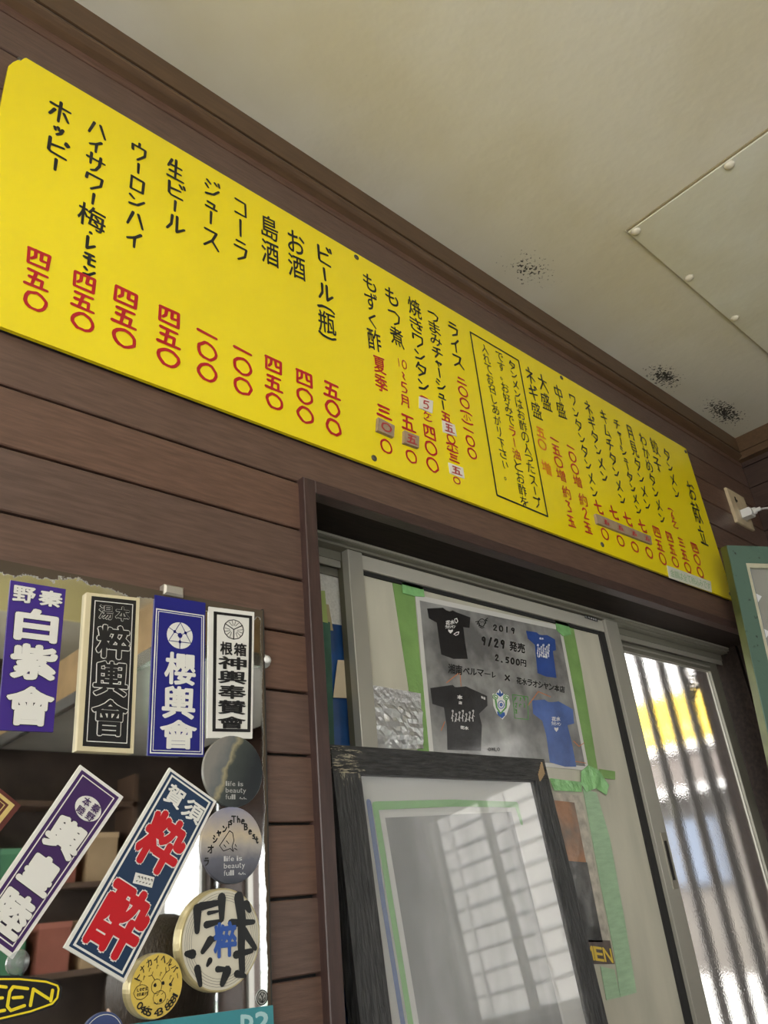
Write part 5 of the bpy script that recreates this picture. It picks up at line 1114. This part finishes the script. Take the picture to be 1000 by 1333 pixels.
for x in (.8, 1.3): MB().tube([(x, -2.208, 1.55), (x, -2.208, CEIL)], .004, 5).build('hanger_wire', MATS['steel_lip'], hb)
cf = thing('added_tube_lamp', 'long ceiling tube lamp added behind the camera, out of view', 'lamp', (.2, -2.6, CEIL - .09))  # unseen lamp added to warm and brighten the room
MB().box(-.7, .5, -2.72, -2.5, CEIL - .06, CEIL - .001).build('housing', mat('lamp_white', (.7, .7, .68), .5), cf)
for y in (-2.66, -2.56): MB().tube([(-.68, y, CEIL - .08), (.48, y, CEIL - .08)], .014, 10).build('tube', mat('tube_glow', (1, 1, 1), .5, emis=((1, .95, .85), 6)), cf, smooth=True)
sh = thing('wall_shelf', 'dark shelf unit on the far wall, reflected in the mirror', 'shelf', (1.75, -4.1, -.2))
for z in (-.2, .25, .7): MB().box(1.05, 2.4, -4.2, -3.95, z, z + .03).build('shelf_board', mat('shelf_wood', (.10, .06, .04), .5, noise=.2), sh)
for x in (1.05, 2.37): MB().box(x, x + .03, -4.2, -3.95, FLOOR, .9).build('side_panel', MATS['shelf_wood'], sh)
rr = random.Random(2)
cols_ = [((.55, .5, .4), 'pale'), ((.05, .12, .35), 'blue'), ((.07, .22, .12), 'green'), ((.30, .10, .07), 'red brown'), ((.42, .30, .18), 'tan')]
k = 0
for z, row in ((.28, 'middle'), (-.17, 'lowest')):
    for i in range(5):
        c_, nm = cols_[i]; x = 1.12 + i * .25; h_ = .16 + .1 * rr.random()
        o = thing('storage_box', '%s carton on the %s shelf board of the far shelf unit' % (nm, row), 'box', (x + .09, -4.08, z))
        MB().box(x, x + .18, -4.17, -3.99, z + .0005, z + h_).build('carton', mat('box_' + nm, c_, .7, noise=.1), o); MB().box(x - .004, x + .184, -4.174, -3.986, z + h_, z + h_ + .03).build('lid', mat('lid_' + nm, [min(1, v * 1.3 + .02) for v in c_], .7), o)
pn = thing('wooden_plaque', 'hanging pale wooden strip with brushed writing reflected between two stickers', 'plaque', (1.48, -1.88, .6))
MB().box(1.44, 1.52, -1.895, -1.88, .60, 1.0).build('board', mat('pale_wood', (.55, .42, .28), .7, noise=.1), pn)
a = MB(); mpp = lambda u, v: (1.48 + .03 * -u, -1.8785, .8 - v * .17)
for v in (-.7, -.2, .3, .8): a.add([(p[0], p[1], p[2]) for p in [mpp(-.6, v - .15), mpp(.5, v - .05), mpp(.2, v + .15), mpp(-.5, v + .1)]], [(0, 1, 2, 3)])
a.build('brushed_signs', mat('plaque_ink', (.12, .08, .05), .7), pn)
# seated customer whose head shows in the mirror
def person():
    px_, py_ = 1.02 * S, -.95 * S; zt = CZ + .02 * S      # top of the head
    root = thing('person', 'seated person with dark brown hair and navy shirt, reflected low in the mirror', 'person', (px_, py_, FLOOR * S + CZ), raw=True)
    base = Vector(root['_o'])
    hip = zt - .86
    J = {'pelvis': (0, 0, hip + .02), 'waist': (0, -.01, hip + .17), 'chest': (0, 0, hip + .38), 'neck0': (0, 0, hip + .55), 'neck': (0, -.01, hip + .61)}
    V_, E_, R_ = [], [], []
    def v(p, r, par=None):
        V_.append((p[0] + px_, p[1] + py_, p[2])); R_.append(r); i = len(V_) - 1
        if par is not None: E_.append((par, i))
        return i
    pel = v(J['pelvis'], .15); wa = v(J['waist'], .135, pel); ch = v(J['chest'], .155, wa); n0 = v(J['neck0'], .075, ch); nk = v(J['neck'], .058, n0)
    for s_ in (-1, 1):
        shd = v((s_ * .17, 0, hip + .50), .068, ch); el = v((s_ * .24, -.05, hip + .24), .048, shd); wr_ = v((s_ * .16, -.26, hip + .17), .033, el)
        th = v((s_ * .10, -.05, hip + .0), .10, pel); kn = v((s_ * .13, -.44, hip + .0), .065, th); an = v((s_ * .13, -.42, hip - .40), .045, kn)
        v((s_ * .13, -.53, hip - .425), .035, an)
    me = bpy.data.meshes.new('clothed_body'); me.from_pydata([tuple(Vector(p) - base) for p in V_], E_, [])
    o = bpy.data.objects.new('clothed_body', me); C.objects.link(o); o.parent = root
    sk = o.modifiers.new('s', 'SKIN'); sk.use_smooth_shade = True
    for i, r in enumerate(R_): me.skin_vertices[0].data[i].radius = (r, r * .8)
    me.skin_vertices[0].data[0].use_root = True
    o.modifiers.new('b', 'SUBSURF').levels = 1; me.materials.append(mat('navy_shirt', (.02, .04, .14), .8, noise=.2))
    skin = mat('skin', (.55, .36, .26), .5)
    def ball(name, c, r3, m, seg=24, cut=None, parent=root):
        bm = bmesh.new(); bmesh.ops.create_uvsphere(bm, u_segments=seg, v_segments=16, radius=1)
        for x in bm.verts:
            k_ = 1 - .18 * max(0, -x.co.z) if name == 'head' else 1
            x.co = Vector((x.co.x * r3[0] * k_, x.co.y * r3[1] * k_, x.co.z * r3[2])) + Vector(c) + Vector((px_, py_, 0)) - base
        if cut: bmesh.ops.delete(bm, geom=[x for x in bm.verts if cut(x.co + base - Vector((px_, py_, 0)))], context='VERTS')
        mm = bpy.data.meshes.new(name); bm.to_mesh(mm); bm.free(); mm.materials.append(m)
        for p in mm.polygons: p.use_smooth = True
        oo = bpy.data.objects.new(name, mm); C.objects.link(oo); oo.parent = parent; return oo
    hc = (0, -.015, zt - .125)
    head = ball('head', hc, (.076, .095, .118), skin)
    ball('hair', (0, .0, zt - .105), (.093, .108, .112), mat('dark_brown_hair', (.035, .022, .014), .45, noise=.3, nscale=60, stretch=(4, 4, .5), bump=.4), cut=lambda q_: q_.y < -.045 and q_.z < zt - .07)
    for s_ in (-1, 1):
        ball('ear', (s_ * .078, -.01, zt - .135), (.012, .02, .03), skin, 12)
        ball('eye', (s_ * .03, -.103, zt - .12), (.012, .008, .008), mat('eye_dark', (.03, .02, .02), .2), 10)
        hnd = ball('hand', (s_ * .13, -.33, hip + .165), (.035, .045, .018), skin, 12)
        for f_ in range(5):
            bx = s_ * (.13 - (.026 - f_ * .013)) if f_ < 4 else s_ * .095; m_ = MB()
            ln = (.055, .065, .06, .048, .04)[f_]; y0 = -.365 if f_ < 4 else -.335
            m_.tube([(px_ + bx, py_ + y0, hip + .165), (px_ + bx, py_ + y0 - ln * .6, hip + .163), (px_ + bx, py_ + y0 - ln, hip + .150)], .0075, 8)
            m_.build('finger', skin, hnd, smooth=True, raw=True) if 0 else None
            mm = bpy.data.meshes.new('finger'); mm.from_pydata([tuple(Vector(q_) - base) for q_ in m_.v], [], m_.f); mm.materials.append(skin); oo = bpy.data.objects.new('finger', mm); C.objects.link(oo); oo.parent = hnd
    ball('nose', (0, -.115, zt - .145), (.011, .016, .02), skin, 12); ball('mouth', (0, -.102, zt - .185), (.024, .006, .006), mat('lips', (.45, .18, .15), .5), 12)
    stl_ = thing('stool', 'round dark stool under the seated person, below the view', 'stool', (px_, py_, FLOOR * S + CZ), raw=True); zf = FLOOR * S + CZ
    m_ = MB(); m_.lathe((px_, py_, hip - .14), (0, 0, 1), [(.16, 0), (.17, .02), (.16, .045)], 24); m_.build('seat', mat('stool_vinyl', (.10, .02, .02), .4), stl_, raw=True)
    for k_ in range(4):
        ax, ay = .11 * math.cos(k_ * 1.571 + .785), .11 * math.sin(k_ * 1.571 + .785); m_ = MB(); m_.tube([(px_ + ax, py_ + ay, hip - .14), (px_ + ax * 1.3, py_ + ay * 1.3, zf)], .012, 8); m_.build('leg', mat('stool_steel', (.4, .4, .4), .3, metal=.8), stl_, raw=True)
person()
for o in bpy.data.objects:
    if o.parent and o.type == 'MESH' and any(k_ in o.name for k_ in ('lettering', 'red_sign', 'doodle', 'shirt_print', 'crest_', 'orange_flare', 'green_writing', 'handwriting', 'brush_characters', 'black_print', 'brushed_signs', 'label_script', 'red_prices', 'orange_prices', 'ring_lines', 'black_lines', 'clear_tape', 'corner_stitches', 'slots')):
        o['kind'] = 'stuff'
